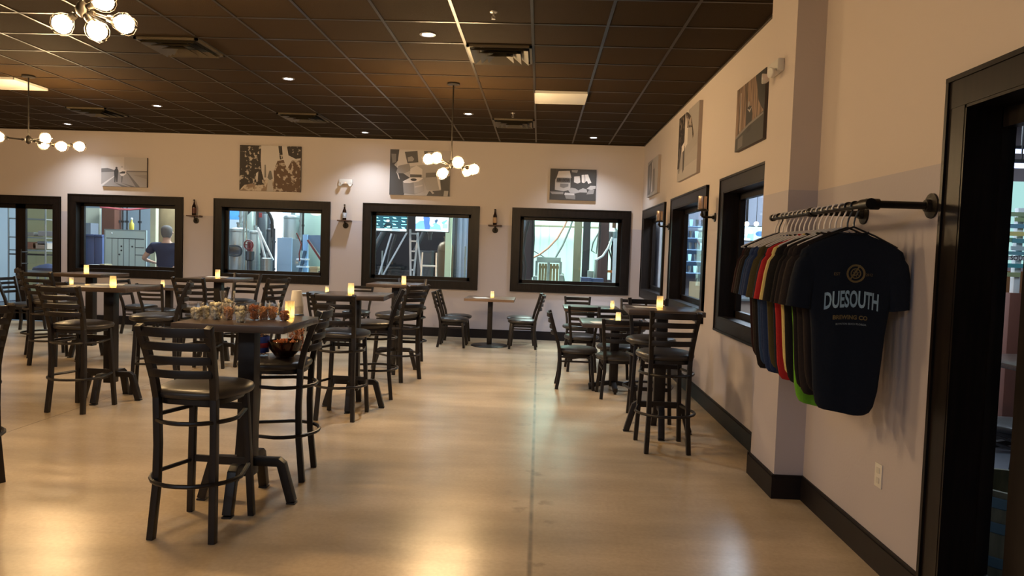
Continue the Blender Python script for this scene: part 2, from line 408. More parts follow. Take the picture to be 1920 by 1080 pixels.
# ---- ceiling fittings
def ceil_panel(x0, y0, label):
    t = thing('ceiling_panel_light', label, 'light', (x0+G/2, y0+G/2, HC-.03), 0, None)
    m1 = MB(); m1.bx(-.295, .295, -.295, .295, .0, .024); m1.build('diffuser', 'panel', t, bevel=.004)
    m2 = MB()
    for s_ in (-1, 1): m2.bx(s_*.2955, s_*.304, -.304, .304, -.002, .03); m2.bx(-.304, .304, s_*.2955, s_*.304, -.002, .03)
    m2.build('frame', 'panel', t, smooth=False)
ceil_panel(GX, GY+4*G, 'square unlit ceiling panel light right of the centre chandelier')
ceil_panel(GX-11*G, GY+4*G, 'square unlit ceiling panel light at the left edge, beside the left chandelier rod')
def vent(i, j, label):
    t = thing('ceiling_vent', label, 'vent', (GX+(i+.5)*G, GY+(j+.5)*G, HC-.045), 0, 'square air diffusers in the ceiling')
    f = MB()
    for a, b in ((.295, .27),):
        for s_ in (-1, 1): f.bx(s_*b, s_*a, -a, a, .02, .045); f.bx(-a, a, s_*b, s_*a, .02, .045)
    f.build('frame', 'vent', t, smooth=False)
    for k, (r0, zz) in enumerate(((.26, .0), (.19, -.008), (.12, -.016))):
        m_ = MB(); r1 = r0-.075
        a = [(-r0, -r0, zz+.0), (r0, -r0, zz), (r0, r0, zz), (-r0, r0, zz)]; b = [(-r1, -r1, zz+.045), (r1, -r1, zz+.045), (r1, r1, zz+.045), (-r1, r1, zz+.045)]
        for q in range(4): m_.poly([a[q], a[(q+1) % 4], b[(q+1) % 4], b[q]]); m_.poly([(v[0], v[1], v[2]+.002) for v in (a[q], b[q], b[(q+1) % 4], a[(q+1) % 4])])
        m_.build('louvre', 'vent', t, smooth=False)
    c_ = MB(); c_.bx(-.275, .275, -.275, .275, .0405, .0445); c_.build('duct_shade', 'dark', t, smooth=False)  # flat plate, the shade inside the duct put into its black colour
    return t
vent(-1, 1, 'ceiling air diffuser nearest the camera on the right, beside the lit ceiling strip')
vent(-1, 7, 'ceiling air diffuser near the back wall, beyond the unlit panel light')
vent(-6, 1, 'ceiling air diffuser nearest the camera on the left, right of the near chandelier')
vent(-6, 7, 'ceiling air diffuser near the back wall above the hop field picture')
vent(-11, 7, 'ceiling air diffuser near the back wall above the left window')
def downlight(x, y, label, extra=False):
    t = thing('recessed_downlight', label, 'light', (x, y, HC), 0, 'recessed downlights')
    r = MB(); r.lathe([(.068, 0), (.070, -.007), (.052, -.010), (.047, -.003)], (0, 0, 0), 24, capb=False, capt=False); r.build('trim_ring', 'chrome', t)
    g = MB(); g.lathe([(.047, -.003), (.0, -.0035)], (0, 0, 0), 20, capb=False, capt=False); g.build('lamp_lens', 'spot', t)
    l = bpy.data.lights.new('spot', 'SPOT'); l.energy = SPOT; l.color = (.82, .90, 1.0); l.spot_size = R(120); l.spot_blend = 1.0; l.shadow_soft_size = .05
    o = bpy.data.objects.new('downlight_beam', l); C.objects.link(o); o.location = (0, 0, -.02); o.parent = t
for x, y, lb in ((-1.03, 6.41, 'downlight nearest the camera, just left of the lit ceiling strip'), (-2.87, 8.22, 'second downlight, halfway to the wall above the hop field picture'),
    (-5.34, 10.07, 'downlight between the hop field picture and the left chandelier'), (-7.8, 11.89, 'leftmost downlight close to the back wall'),
    (-1.03, 10.05, 'downlight just right of the centre chandelier rod'), (-2.89, 11.92, 'downlight close to the back wall above the barrel picture'), (.79, 11.8, 'rightmost downlight close to the back wall above the truck picture')):
    downlight(x, y, lb)
def sprinkler(x, y, label):
    t = thing('fire_sprinkler', label, 'sprinkler', (x, y, HC), 0, None)
    a = MB(); a.lathe([(.03, 0), (.028, -.006), (.008, -.008), (.007, -.03)], n=16); a.build('escutcheon', 'chrome', t)
    b = MB(); b.tube([(-.007, 0, -.03), (-.014, 0, -.04), (-.004, 0, -.055)], .002, 6); b.tube([(.007, 0, -.03), (.014, 0, -.04), (.004, 0, -.055)], .002, 6); b.lathe([(.016, -.055), (.016, -.057)], n=12)
    b.build('deflector', 'chrome', t)
sprinkler(-.42, 5.78, 'small ceiling fire sprinkler above the near air diffuser')
sprinkler(-.42, 9.93, 'small ceiling fire sprinkler beside the far air diffuser')

# ---- chandeliers
def chandelier(loc, bulbs, label):
    x, y, z = loc
    t = thing('pipe_chandelier', label, 'chandelier', loc, 0, 'black pipe chandeliers with bare globe bulbs')
    a = MB(); a.lathe([(.07, HC-z), (.07, HC-z-.018), (.05, HC-z-.024), (.012, HC-z-.026)], n=24); a.build('canopy', 'pipe', t)
    a = MB(); a.cyl((0, 0, .02), (0, 0, HC-z-.02), .008); a.lathe([(.011, .5*(HC-z)-.02), (.011, .5*(HC-z)+.02)], n=10); a.build('rod', 'pipe', t)
    a = MB(); a.lathe([(.012, .05), (.03, .03), (.038, .0), (.03, -.03), (.01, -.045), (.001, -.05)], n=16); a.build('hub', 'pipe', t)
    for b in bulbs:
        v = Vector(b); d = v.normalized(); L = v.length
        ar = MB(); ar.cyl((0, 0, 0), d*(L-.09), .009, 10); ar.cyl(d*.05, d*.075, .014, 10)
        arm = ar.build('arm', 'pipe', t)
        s_ = MB(); rot = d.to_track_quat('Z', 'Y').to_matrix()
        s_.lathe([(.012, 0), (.021, .004), (.023, .03), (.018, .045)], d*(L-.10), 14, rot=rot); so = s_.build('socket', 'pipe', arm)
        g = MB(); g.lathe([(.014, 0), (.02, .012), (.042, .030), (.055, .060), (.053, .084), (.038, .106), (.016, .116), (.001, .118)], d*(L-.06), 14, rot=rot)
        g.build('bulb', 'bulb', arm)
        c_ = MB()
        for k in range(6):
            an = k*PI/3; cs, sn = math.cos(an), math.sin(an)
            c_.tube([Vector(d*(L-.06)) + rot @ Vector((rr*cs, rr*sn, zz)) for rr, zz in ((.02, -.01), (.052, .022), (.068, .062), (.064, .092), (.044, .122), (.012, .136))], .0016, 4)
        c_.tube([Vector(d*(L-.06)) + rot @ Vector((.068*math.cos(k*PI/8), .068*math.sin(k*PI/8), .062)) for k in range(16)], .0016, 4, closed=True)
        c_.build('cage', 'pipe', arm)
    return t
chandelier((-1.02, 8.25, 2.44), [(-.24, -.10, .04), (-.13, -.24, .04), (-.09, -.02, -.10), (.10, -.22, .0), (.15, .25, -.04), (.24, .12, -.03)], 'hanging pipe chandelier with globe bulbs in front of the barrel picture, in the middle')
chandelier((-5.98, 8.41, 2.60), [(-.32, -.04, .02), (.28, -.12, .01), (.32, .10, -.05), (.46, .22, -.03), (-.05, .33, .0)], 'hanging pipe chandelier with globe bulbs at the left edge, over the far left bar table')
chandelier((-2.8, 4.4, 2.86), [(-.13, .02, -.08), (.09, .0, -.12), (.24, .03, -.07), (.13, .0, .05), (-.12, .2, .22)], 'nearest pipe chandelier at the top left, seen large from below')
# warm point lamps added out of view, standing in for further chandeliers
for p in ((-1.9, 3.3, 2.9), (-6.6, 3.8, 2.6), (-8.8, 6.8, 2.6)):
    l = bpy.data.lights.new('added_lamp', 'POINT'); l.energy = 25 if p[0] < -3 else 17; l.color = (1, .64, .30); l.shadow_soft_size = .25
    o = bpy.data.objects.new('added_warm_lamp', l); C.objects.link(o); o.location = p

# ================================================================== furniture
def seat_mesh(mb, w, d, zt, th=.06, cy=0.0):
    prof = [(.86, zt-th), (.97, zt-th*.85), (1.0, zt-th*.55), (.97, zt-th*.28), (.86, zt-.008), (.6, zt+.003), (.3, zt+.008), (.001, zt+.009)]
    n = 28; vs = []; fs = []
    for r, z in prof:
        for j in range(n):
            a = 2*PI*j/n; ca, sa = math.cos(a), math.sin(a); p = 2.6 if sa > 0 else 3.6
            ca = math.copysign(abs(ca)**(2/p), ca); sa = math.copysign(abs(sa)**(2/p), sa)
            ww = w/2*(1.0 if sa > 0 else 1-.20*abs(sa))
            vs.append((r*ca*ww, cy+r*sa*d/2, z))
    k = len(prof)
    for i in range(k-1):
        for j in range(n): fs.append((i*n+j, i*n+(j+1) % n, (i+1)*n+(j+1) % n, (i+1)*n+j))
    fs.append(tuple(range(n))[::-1]); fs.append(tuple((k-1)*n+j for j in range(n)))
    mb.add(vs, fs)
def make_seat_thing(name, cat, label, zs, zt, group, bar):
    """ladder back seat: zs seat height, zt top of the back"""
    t = thing(name, label, cat, group=group)
    T = .033; wb, wt = .148, (.175 if bar else .188)
    rr = .16 if bar else .175; fw = .175 if bar else .19
    m_ = MB(); seat_mesh(m_, .455, .45, zs, .062, .02); m_.build('seat', 'vinyl', t, ang=60)
    m_ = MB(); m_.lathe([(.19, zs-.085), (.19, zs-.06)], (0, .0, 0), 20, p=3.5, sx=.92, sy=.97); m_.build('seat_frame', 'metal', t)
    for s_ in (-1, 1):
        m_ = MB(); m_.sqt([(s_*fw, .20, 0), (s_*(fw-.03), .165, zs-.07)], T); m_.build('leg', 'metal', t, bevel=.003)
    for s_ in (-1, 1):
        pts = [(s_*rr, -.205, 0), (s_*(rr-.012), -.178, zs*.35), (s_*(wb-.002), -.172, zs*.62), (s_*wb, -.180, zs-.05)]
        m_ = MB(); m_.sqt(pts, T, T*1.1, up=(0, 1, 0)); m_.build('leg', 'metal', t, bevel=.002)
    yb, yt = -.182, -.300
    zb = zs-.05
    back = bpy.data.objects.new('backrest', None); C.objects.link(back); back.parent = t; back.empty_display_size = .05
    for s_ in (-1, 1):
        bk = MB()
        pts = [(s_*wb, -.180, zb), (s_*(wb+.006), -.200, zb+.10), (s_*(wb+.6*(wt-wb)), -.245, zb+.24), (s_*wt, yt, zt)]
        bk.sqt(pts, T, T*1.1, up=(0, 1, 0)); post = bk.build('post', 'metal', back, bevel=.002)
    for k in range(4):
        z = zt-.030-k*(.070 if bar else .066); fz = (z-zb)/(zt-zb); xw = wb+(wt-wb)*fz; yy = -.186+(yt+.186)*fz
        m_ = MB(); pts = []
        for q in range(9):
            u = -1+q/4; pts.append((xw*u, yy-.035*(1-u*u), z))
        m_.sqt(pts, .016, .040 if k else .046, up=(0, 0, 1)); m_.build('slat', 'metal', back, bevel=.003)
    def hoop(z, r, yf, wf, back_):
        pts = [(-wf, yf, z)]
        for q in range(13):
            a = R(180+q*15); pts.append((r*math.cos(a), -.045+r*.98*math.sin(a), z))
        pts.append((wf, yf, z)); return pts
    if bar:
        for z, rad, nm in ((.295, .226, 'foot_ring'), (.60, .205, 'brace_ring')):
            f = z/(zs-.07); wf = fw-.03*f; yf = .20-.035*f
            m_ = MB(); m_.tube(hoop(z, rad, yf, wf, 0), .0115, 8); m_.sqt([(-wf, yf, z+.01), (wf, yf, z+.01)], .018, .034, up=(0, 0, 1)); m_.build(nm, 'metal', t)
    else:
        for s_ in (-1, 1):
            m_ = MB(); m_.sqt([(s_*(fw-.02), .175, .31), (s_*(rr-.010), -.172, .31)], .018, .018); m_.sqt([(s_*(fw-.024), .175, .36), (s_*(rr-.014), -.172, .36)], .014, .014); m_.build('stretcher', 'metal', t)
        m_ = MB(); m_.sqt([(-.15, .168, .335), (.15, .168, .335)], .016, .03, up=(0, 0, 1)); m_.build('front_rail', 'metal', t)
    return t
bar0 = make_seat_thing('bar_stool', 'stool', 'x', .765, 1.085, 'black ladder-back bar stools', True)
low0 = make_seat_thing('dining_chair', 'chair', 'x', .455, .84, 'low ladder-back dining chairs', False)
used = {}
def place(proto, x, y, deg, label):
    k = proto.name
    if k not in used:
        used[k] = 1; proto.location = (x, y, 0); proto.rotation_euler.z = R(deg); proto['label'] = label; return proto
    return dup(proto, (x, y, 0), R(deg), label)

def make_bar_table(label, s=.61, H=1.056, low=False):
    t = thing('bar_table' if not low else 'dining_table', label, 'table', group='square bar-height tables' if not low else 'low square tables')
    m_ = MB(); m_.bx(-s/2, s/2, -s/2, s/2, H-.04, H); m_.build('tabletop', ['top', 'edge'], t, bevel=.003)
    m_ = MB(); m_.bx(-.046, .046, -.046, .046, .16 if not low else .05, H-.05); m_.build('column', 'metal', t, bevel=.003)
    m_ = MB(); m_.box((0, 0, H-.046), (.38, .05, .012), Matrix.Rotation(PI/4, 3, 'Z')); m_.box((0, 0, H-.0465), (.38, .05, .011), Matrix.Rotation(-PI/4, 3, 'Z')); m_.build('top_plate', 'metal', t)
    for k in range(4):
        d = Matrix.Rotation(k*PI/2, 3, 'Z')
        m_ = MB()
        if not low:
            m_.sqt([d @ Vector(p) for p in ((.03, 0, .24), (.185, 0, .24), (.2, 0, .23), (.262, 0, .012))], .050, .048, up=d @ Vector((0, 0, 1)))
            m_.sqt([d @ Vector(p) for p in ((.262, 0, .010), (.262, 0, .0))], .052, .052)
        else:
            m_.sqt([d @ Vector(p) for p in ((.03, 0, .085), (.27, 0, .045))], .05, .045, up=d @ Vector((0, 0, 1))); m_.cyl(d @ Vector((.25, 0, .0)), d @ Vector((.25, 0, .04)), .016)
        m_.build('leg', 'metal', t, bevel=.003)
    return t
tb0 = make_bar_table('x'); tl0 = make_bar_table('x', .76, .76, True)
TABLES = {}
for nm, x, y, deg, lb in (
    ('T1', -1.64, 4.13, 0, 'nearest bar-height table, laid with cups of popcorn and pretzels'),
    ('T2', -3.93, 6.63, 0, 'bar-height table in the left foreground with one lit candle'),
    ('T3', -5.50, 8.85, 0, 'far left bar-height table by the glazed back door'),
    ('T4', -3.88, 8.80, 0, 'bar-height table in front of the tank window'),
    ('T5', -1.68, 6.72, 3, 'bar-height table behind the snack table, in the middle of the room'),
    ('T6', -1.74, 8.95, 0, 'bar-height table in front of the window with the screens'),
    ('T10', 1.05, 6.22, -2, 'bar-height table against the right wall')):
    place(tb0, x, y, deg, lb)
for nm, x, y, deg, lb in (
    ('U1', -7.25, 11.2, 0, 'low table under the left window, seen below the far left bar table'),
    ('U2', -5.85, 11.45, 0, 'low table under the right end of the left window'),
    ('U3', -3.20, 11.2, 0, 'low table between the two middle windows'),
    ('T8', .74, 10.18, 0, 'low table in the right corner, farther of the two beside the wall'),
    ('T9', .86, 8.10, 0, 'low table behind the right bar table, nearer of the two beside the wall')):
    place(tl0, x, y, deg, lb)
# two-top with a round disc foot against the back wall
t = thing('dining_table', 'low table on a round disc foot against the back wall', 'table', (-.74, 11.47, 0), 0, 'low square tables')
m_ = MB(); m_.bx(-.38, .38, -.38, .38, .72, .76); m_.build('tabletop', [wood('two_top_wood', (.16, .095, .055), (.25, .16, .10), .4, 0, 2.2)], t, bevel=.003)
m_ = MB(); m_.bx(-.038, .038, -.038, .038, .03, .71); m_.build('column', 'metal', t, bevel=.003)
m_ = MB(); m_.lathe([(.29, 0), (.295, .006), (.28, .015), (.1, .035), (.05, .04)], (0, .03, 0), 32); m_.build('base', 'metal', t)
m_ = MB(); m_.bx(-.15, .15, -.15, .15, .705, .72); m_.build('top_plate', 'metal', t)

for x, y, deg, lb in (
    (-1.715, 3.73, -3, 'nearest bar stool, its back to the camera, at the snack table'),
    (-1.66, 4.66, 94, 'bar stool right of the snack table, holding the pretzel bowl'),
    (-3.95, 6.22, -3, 'bar stool with bright edged slats at the left foreground table'),
    (-3.75, 7.10, 112, 'bar stool right of the left foreground table, side on'),
    (-5.64, 8.38, -4, 'bar stool with its back to us at the far left bar table'),
    (-6.12, 8.93, -50, 'leftmost of the bar stools at the far left table, before the glazed door'),
    (-3.86, 8.28, -2, 'bar stool with its back to us at the table before the tank window'),
    (-3.86, 9.32, 178, 'bar stool beyond the table before the tank window, facing us'),
    (-3.34, 8.70, 68, 'bar stool right of the table before the tank window, turned left'),
    (-1.69, 6.34, -2, 'bar stool with its back to us at the middle table'),
    (-1.64, 7.22, 102, 'bar stool behind the middle table, turned left'),
    (-1.58, 8.27, 60, 'bar stool on the near side of the table before the screens, turned left'),
    (-1.66, 9.42, 182, 'bar stool beyond the table before the screens, facing us'),
    (1.01, 5.74, 2, 'bar stool with its back to us at the right wall table'),
    (1.04, 6.74, 178, 'bar stool beyond the right wall table, facing us'),
    (-3.45, 4.22, 60, 'bar stool cut off by the left edge of the picture')):
    place(bar0, x, y, deg, lb)
for x, y, deg, lb in (
    (-1.30, 11.27, -90, 'nearer of the two chairs left of the disc-foot table'),
    (-1.30, 11.78, -90, 'farther of the two chairs left of the disc-foot table, by the wall'),
    (-.21, 11.38, 88, 'nearer of the two chairs right of the disc-foot table'),
    (-.25, 11.86, 90, 'farther of the two chairs right of the disc-foot table, by the wall'),
    (.44, 8.20, -90, 'chair seen side on, left of the nearer right low table'),
    (.86, 7.76, 0, 'chair with its back to us at the nearer right low table'),
    (.93, 8.62, 180, 'chair facing us beyond the nearer right low table'),
    (.58, 9.45, 0, 'chair with its back to us at the farther right low table'),
    (.60, 10.86, 180, 'chair beyond the farther right low table, against the back wall'),
    (1.36, 10.75, 165, 'chair in the far right corner of the room'),
    (-5.72, 10.90, 0, 'chair with its back to us at the low table under the left window'),
    (-6.32, 11.45, -90, 'chair between the two low tables under the left window'),
    (-7.95, 11.1, -90, 'leftmost low chair, beside the glazed back door'),
    (-6.95, 10.70, -10, 'chair in front of the leftmost low table'),
    (-3.02, 10.30, 8, 'chair with its back to us at the low table between the middle windows'),
    (-3.78, 10.95, -84, 'chair left of the low table between the middle windows, side on'),
    (-4.85, 10.50, 60, 'chair behind the column of the table before the tank window'),
    (-2.95, 11.9, 180, 'chair against the back wall at the low table between the middle windows')):
    place(low0, x, y, deg, lb)

# ================================================================== things on the walls
GM = {}
def gm(v, tint=(1, .92, .87)):
    k = (round(v, 3), tint)
    if k not in GM: GM[k] = mat('print_tone', tuple(v*c for c in tint), .55)
    return GM[k]
def blotch(c1, c2, scale, thr=.5, stretch=(1, 1, 1), soft=.03):
    m = mat('blotch_print', c1, .6); nt = m.node_tree; b = nt.nodes['Principled BSDF']
    tc = nt.nodes.new('ShaderNodeTexCoord'); mp = nt.nodes.new('ShaderNodeMapping'); mp.inputs['Scale'].default_value = stretch
    n = nt.nodes.new('ShaderNodeTexNoise'); n.inputs['Scale'].default_value = scale; n.inputs['Detail'].default_value = 5
    r = nt.nodes.new('ShaderNodeValToRGB'); r.color_ramp.elements[0].position = thr-soft; r.color_ramp.elements[1].position = thr+soft
    r.color_ramp.elements[0].color = (*c1, 1); r.color_ramp.elements[1].color = (*c2, 1)
    L = nt.links; L.new(tc.outputs['Object'], mp.inputs[0]); L.new(mp.outputs[0], n.inputs['Vector']); L.new(n.outputs['Fac'], r.inputs[0]); L.new(r.outputs[0], b.inputs['Base Color'])
    return m
def circ(cx, cy, r, n=14, ax=1., a0=0, a1=360):
    return [(cx+r*ax*math.cos(R(a0+(a1-a0)*k/(n if a1-a0 == 360 else n-1))), cy+r*math.sin(R(a0+(a1-a0)*k/(n if a1-a0 == 360 else n-1)))) for k in range(n)]
def canvas(axis, u0, u1, z0, z1, layers, edge, label, texts=()):
    """photo print on a 4 cm deep canvas; layers are (tone, [(u,v)...]) with v measured from the top"""
    wd, ht = abs(u1-u0), z1-z0; th = .04
    loc = ((u0+u1)/2, D, z0) if axis == 'y' else (W, (u0+u1)/2, z0)
    t = thing('canvas_picture', label, 'picture', loc, 0 if axis == 'y' else -PI/2, 'black and white photo canvases')
    f = MB(); f.bx(-wd/2, wd/2, -th, 0, 0, ht); f.build('canvas', edge, t, bevel=.002)
    mats = []; pm = MB(); dz = .0006
    for k, (tone, pts) in enumerate(layers):
        mm = tone if isinstance(tone, bpy.types.Material) else gm(tone)
        if mm not in mats: mats.append(mm)
        pts = [(min(1, max(0, a)), min(1, max(0, b))) for a, b in pts]
        pm.poly([((a-.5)*wd, -th-dz-k*.0003, ht*(1-b)) for a, b in pts], mats.index(mm))
    for txt, size, cu, cv, tone, sx in texts:
        mm = gm(tone)
        if mm not in mats: mats.append(mm)
        vs, fs = text_mesh(txt, size, .0002, sx)
        pm.add([((cu-.5)*wd+v.x, -th-.0095, ht*(1-cv)+v.y) for v in vs], fs, mats.index(mm))
    pm.build('photo_print', mats, t, smooth=False); return t
full = [(0, 0), (1, 0), (1, 1), (0, 1)]
E1 = mat('canvas_edge', (.06, .045, .04), .6); E2 = mat('canvas_edge_light', (.42, .36, .33), .6)
canvas('y', -7.57, -6.77, 2.38, 2.885, [(.62, full), (.50, [(.5, 0), (1, 0), (1, .42), (.5, .42)]), (.16, [(0, .40), (.14, .38), (.28, .44), (.28, .5), (0, .53)]), (.2, [(.55, .45), (1, .44), (1, .49), (.55, .5)]),
    (.36, [(0, .53), (.3, .5), (1, .49), (1, 1), (0, 1)]), (.30, [(.4, .52), (.56, .5), (.80, 1), (.04, 1)]), (.6, [(0, .94), (.3, .62), (.3, .65), (.02, 1), (0, 1)]), (.17, [(.56, .52), (.58, .52), (.85, 1), (.76, 1)]),
    (.3, [(.7, .6), (1, .58), (1, .72)]), (.05, [(.28, .46), (.31, .40), (.36, .40), (.38, .47), (.37, .58), (.355, .85), (.335, .85), (.325, .66), (.31, .86), (.29, .86), (.285, .6)]), (.05, circ(.335, .37, .035, 10, .7)),
    (.72, [(.40, .47), (.44, .36), (.47, .36), (.52, .46), (.55, .56), (.48, .64), (.44, .64), (.40, .56)]), (.06, [(.39, .54), (.46, .48), (.53, .48), (.52, .55), (.42, .56)]), (.4, circ(.455, .33, .03, 8, .6)), (.12, [(.445, .64), (.47, .64), (.46, .86), (.445, .86)]),
    (.14, [(.30, .87), (.6, 1), (.45, 1)]), (.14, [(.44, .87), (.75, .99), (.66, 1)])], E1, 'small photo canvas of two people on a road, leftmost on the back wall')
hd = blotch((.035, .028, .025), (.50, .44, .38), 17, .60); hb = blotch((.13, .075, .045), (.52, .44, .37), 15, .57); hs = blotch((.28, .20, .14), (.58, .5, .42), 12, .5)
canvas('y', -5.16, -4.11, 2.38, 3.15, [(.62, full), (hs, [(0, .75), (1, .75), (1, 1), (0, 1)]), (hd, [(0, 0), (.35, 0), (.345, .3), (.36, .55), (.42, .85), (.30, .88), (.2, .84), (.08, .88), (0, 1)]), (hb, [(.62, .33), (.72, .3), (.78, .5), (.86, .3), (1, .3), (1, 1), (.55, 1), (.57, .8), (.56, .55)]),
    (hd, [(.63, 0), (.69, 0), (.71, .28), (.66, .3)]), (hd, [(.77, 0), (1, 0), (1, .25), (.93, .28), (.80, .2)]), (.18, [(.41, .42), (.43, .42), (.44, .7), (.41, .7)]), (.16, [(.49, .55), (.52, .55), (.55, .72), (.5, .76), (.46, .7)]), (.60, [(.27, .62), (.31, .57), (.30, .8), (.28, .8)]),
    (.5, [(.47, .74), (.54, .76), (.56, 1), (.45, 1)])], E1, 'photo canvas of a tall hop field, second from the left on the back wall')
canvas('y', -2.58, -1.555, 2.385, 3.15, [(.5, full), (.68, [(.12, 0), (.8, 0), (.8, .28), (.12, .4)]), (.07, [(0, 0), (.15, 0), (.13, .25), (.07, .34), (.2, .5), (.34, .62), (.30, .78), (.24, 1), (0, 1)]), (.22, [(.02, .1), (.1, .1), (.1, .28), (.04, .3)]),
    (.33, [(.14, .36), (.32, .30), (.35, .45), (.25, .52), (.1, .52)]), (.12, [(.24, .05), (.45, .02), (.47, .27), (.29, .3)]), (.4, [(.29, .17), (.36, .14), (.40, .2), (.38, .25), (.30, .26)]), (.16, [(.56, .02), (.73, .02), (.71, .22), (.58, .22)]), (.55, [(.62, .04), (.70, .04), (.69, .18), (.62, .18)]),
    (.75, [(.34, .42), (.44, .34), (.54, .42), (.54, .55), (.34, .55)]), (.13, [(.34, .54), (.53, .54), (.53, .60), (.34, .60)]), (.3, [(.22, .70), (.55, .62), (.58, .9), (.42, .98), (.24, .96)]), (.45, [(.40, .70), (.55, .64), (.58, .9), (.42, .97)]), (.8, [(.22, .70), (.33, .62), (.5, .60), (.56, .62), (.48, .69), (.34, .73), (.24, .73)]), (.06, circ(.40, .655, .03, 10, 1.8)),
    (.6, [(.42, .80), (.55, .76), (.55, .79), (.42, .83)]), (.42, [(.55, .6), (.80, .58), (.83, .86), (.62, .88)]), (.75, [(.78, .58), (.82, .56), (.86, .85), (.83, .86)]), (.10, [(.84, .6), (1, .55), (1, 1), (.62, 1), (.66, .9), (.86, .87)]), (.45, [(.91, .88), (.98, .88), (.97, 1), (.90, 1)]),
    (.5, [(.72, .96), (.68, .9), (.7, .88), (.75, .94)]), (.7, [(.12, .52), (.14, .52), (.17, .66), (.15, .64)]), (.2, [(.6, .5), (.8, .48), (.8, .58), (.6, .6)])], E2, 'photo canvas of a man filling a barrel, behind the centre chandelier')
canvas('y', .135, .905, 2.385, 2.905, [(.06, full), (.05, [(0, 0), (.12, 0), (.1, .7), (0, .72)]), (.45, [(.11, .35), (.14, .28), (.44, .28), (.45, .66), (.3, .72), (.11, .68)]), (.62, [(.18, .08), (.42, .06), (.46, .28), (.14, .28)]), (.14, [(.15, .29), (.43, .29), (.44, .44), (.14, .44)]), (.2, [(.22, .48), (.4, .48), (.4, .56), (.3, .62), (.22, .58)]),
    (.35, [(.46, .03), (.60, .03), (.58, .12), (.47, .1)]), (.75, [(.52, .24), (.64, .22), (.66, .42), (.6, .46), (.52, .42)]), (.85, [(.68, .18), (.82, .16), (.86, .3), (.9, .42), (.83, .46), (.80, .36), (.74, .44), (.69, .42)]), (.05, [(.745, .15), (.755, .15), (.765, .4), (.755, .4)]),
    (.40, [(.4, .68), (.47, .60), (.56, .62), (.62, .68), (.72, .6), (.80, .64), (.82, .74), (.66, .74), (.56, .78), (.44, .76)]), (.5, [(.80, .62), (.88, .52), (1, .52), (1, .6), (.9, .66)]), (.3, [(.85, .66), (.97, .64), (.95, .78), (.8, .8)]), (.55, [(.33, .76), (.54, .78), (.54, .84), (.32, .84)]), (.22, [(.33, .84), (.56, .84), (.56, .97), (.36, .96)]), (.28, [(0, .74), (.3, .74), (.3, .82), (.05, .82)])], E1,
    'small photo canvas of an old delivery truck, rightmost on the back wall', [('DUE SOUTH', .075, .29, .37, .7, .55)])
canvas('x', 11.75, 10.73, 2.41, 2.955, [(.32, full), (.42, [(.5, 0), (1, 0), (1, 1), (.6, 1)]), (.12, [(.05, .1), (.4, .05), (.45, .5), (.35, .95), (.1, .95)]), (.3, [(.2, .15), (.3, .12), (.34, .6), (.22, .9)]), (.22, [(.55, .3), (.72, .3), (.78, .9), (.55, .95)]), (.65, [(.42, .1), (.5, .08), (.54, .9), (.46, .9)])], E2,
    'faded photo canvas on the right wall, farthest, beside the corner')
canvas('x', 9.19, 8.06, 2.41, 3.185, [(.38, full), (.44, [(0, .85), (1, .8), (1, 1), (0, 1)]), (blotch((.03, .025, .025), (.2, .16, .13), 14, .6), [(0, 0), (.34, 0), (.33, .42), (.2, .5), (.1, .8), (0, .8)]), (.7, [(.34, 0), (.5, 0), (.5, .5), (.34, .55)]), (blotch((.06, .045, .04), (.4, .33, .28), 9, .55), [(.36, 0), (.46, .02), (.66, .14), (.80, .42), (.76, .5), (.7, .3), (.45, .25)]),
    (.36, [(.4, .56), (1, .42), (1, .58), (.4, .70)]), (.12, [(.05, .5), (.14, .5), (.12, .88), (.08, .88)]), (.1, [(.27, .5), (.37, .5), (.37, .86), (.3, .9)]), (.75, [(.2, .48), (.34, .44), (.34, .56), (.24, .58)]), (.04, circ(.30, .40, .04, 8, .7))], E2,
    'photo canvas with a dark arch and standing legs, middle of the right wall')
brn = blotch((.05, .03, .02), (.34, .22, .15), 6, .5, (6, 6, .5), .12)
canvas('x', 6.50, 5.69, 2.415, 2.945, [(brn, full), (.03, [(.68, 0), (1, 0), (1, .62), (.88, .5), (.80, .4)]), (.045, [(.02, .78), (.5, .68), (1, .6), (1, 1), (.0, 1)]), (.03, [(.38, .45), (.46, .38), (.58, .42), (.62, .55), (.58, .78), (.44, .80), (.40, .62)]), (.35, circ(.47, .36, .045, 10, .7)), (.5, [(.42, .42), (.52, .46), (.6, .42), (.52, .50)]),
    (.22, [(.03, .76), (.5, .66), (.98, .62), (.98, .65), (.5, .70), (.03, .80)]), (.14, [(.12, .82), (.3, .79), (.3, .96), (.12, .98)]), (.5, [(.16, .1), (.18, .1), (.18, .7), (.16, .7)])], E1,
    'dark photo canvas of a figure among steel pipes, nearest on the right wall')

def emergency_light(loc, rz, label):
    t = thing('emergency_light', label, 'light', loc, rz, 'twin head emergency lights')
    b = MB(); b.bx(-.115, .115, -.045, 0, -.035, .045); b.build('housing', 'white', t, bevel=.012)
    for s_ in (-1, 1):
        h = MB(); rot = Matrix.Rotation(R(90), 3, 'X') @ Matrix.Rotation(R(s_*18), 3, 'Y')
        h.lathe([(.016, .0), (.030, .018), (.034, .042), (.030, .046), (.02, .043), (.001, .042)], (s_*.07, -.04, -.045), 18, rot=rot); h.build('lamp_head', 'white', t)
    l = MB(); l.sphere((0, -.047, -.02), .005, 8, 6); l.build('indicator_led', emat('led_red', (1, .15, .03), 3), t)
emergency_light((-3.33, D, 2.58), 0, 'white twin head emergency light on the back wall, right of the hop field picture')
emergency_light((1.52, 4.93, 2.74), -PI/2, 'white twin head emergency light on the pilaster at the right, with red dot')

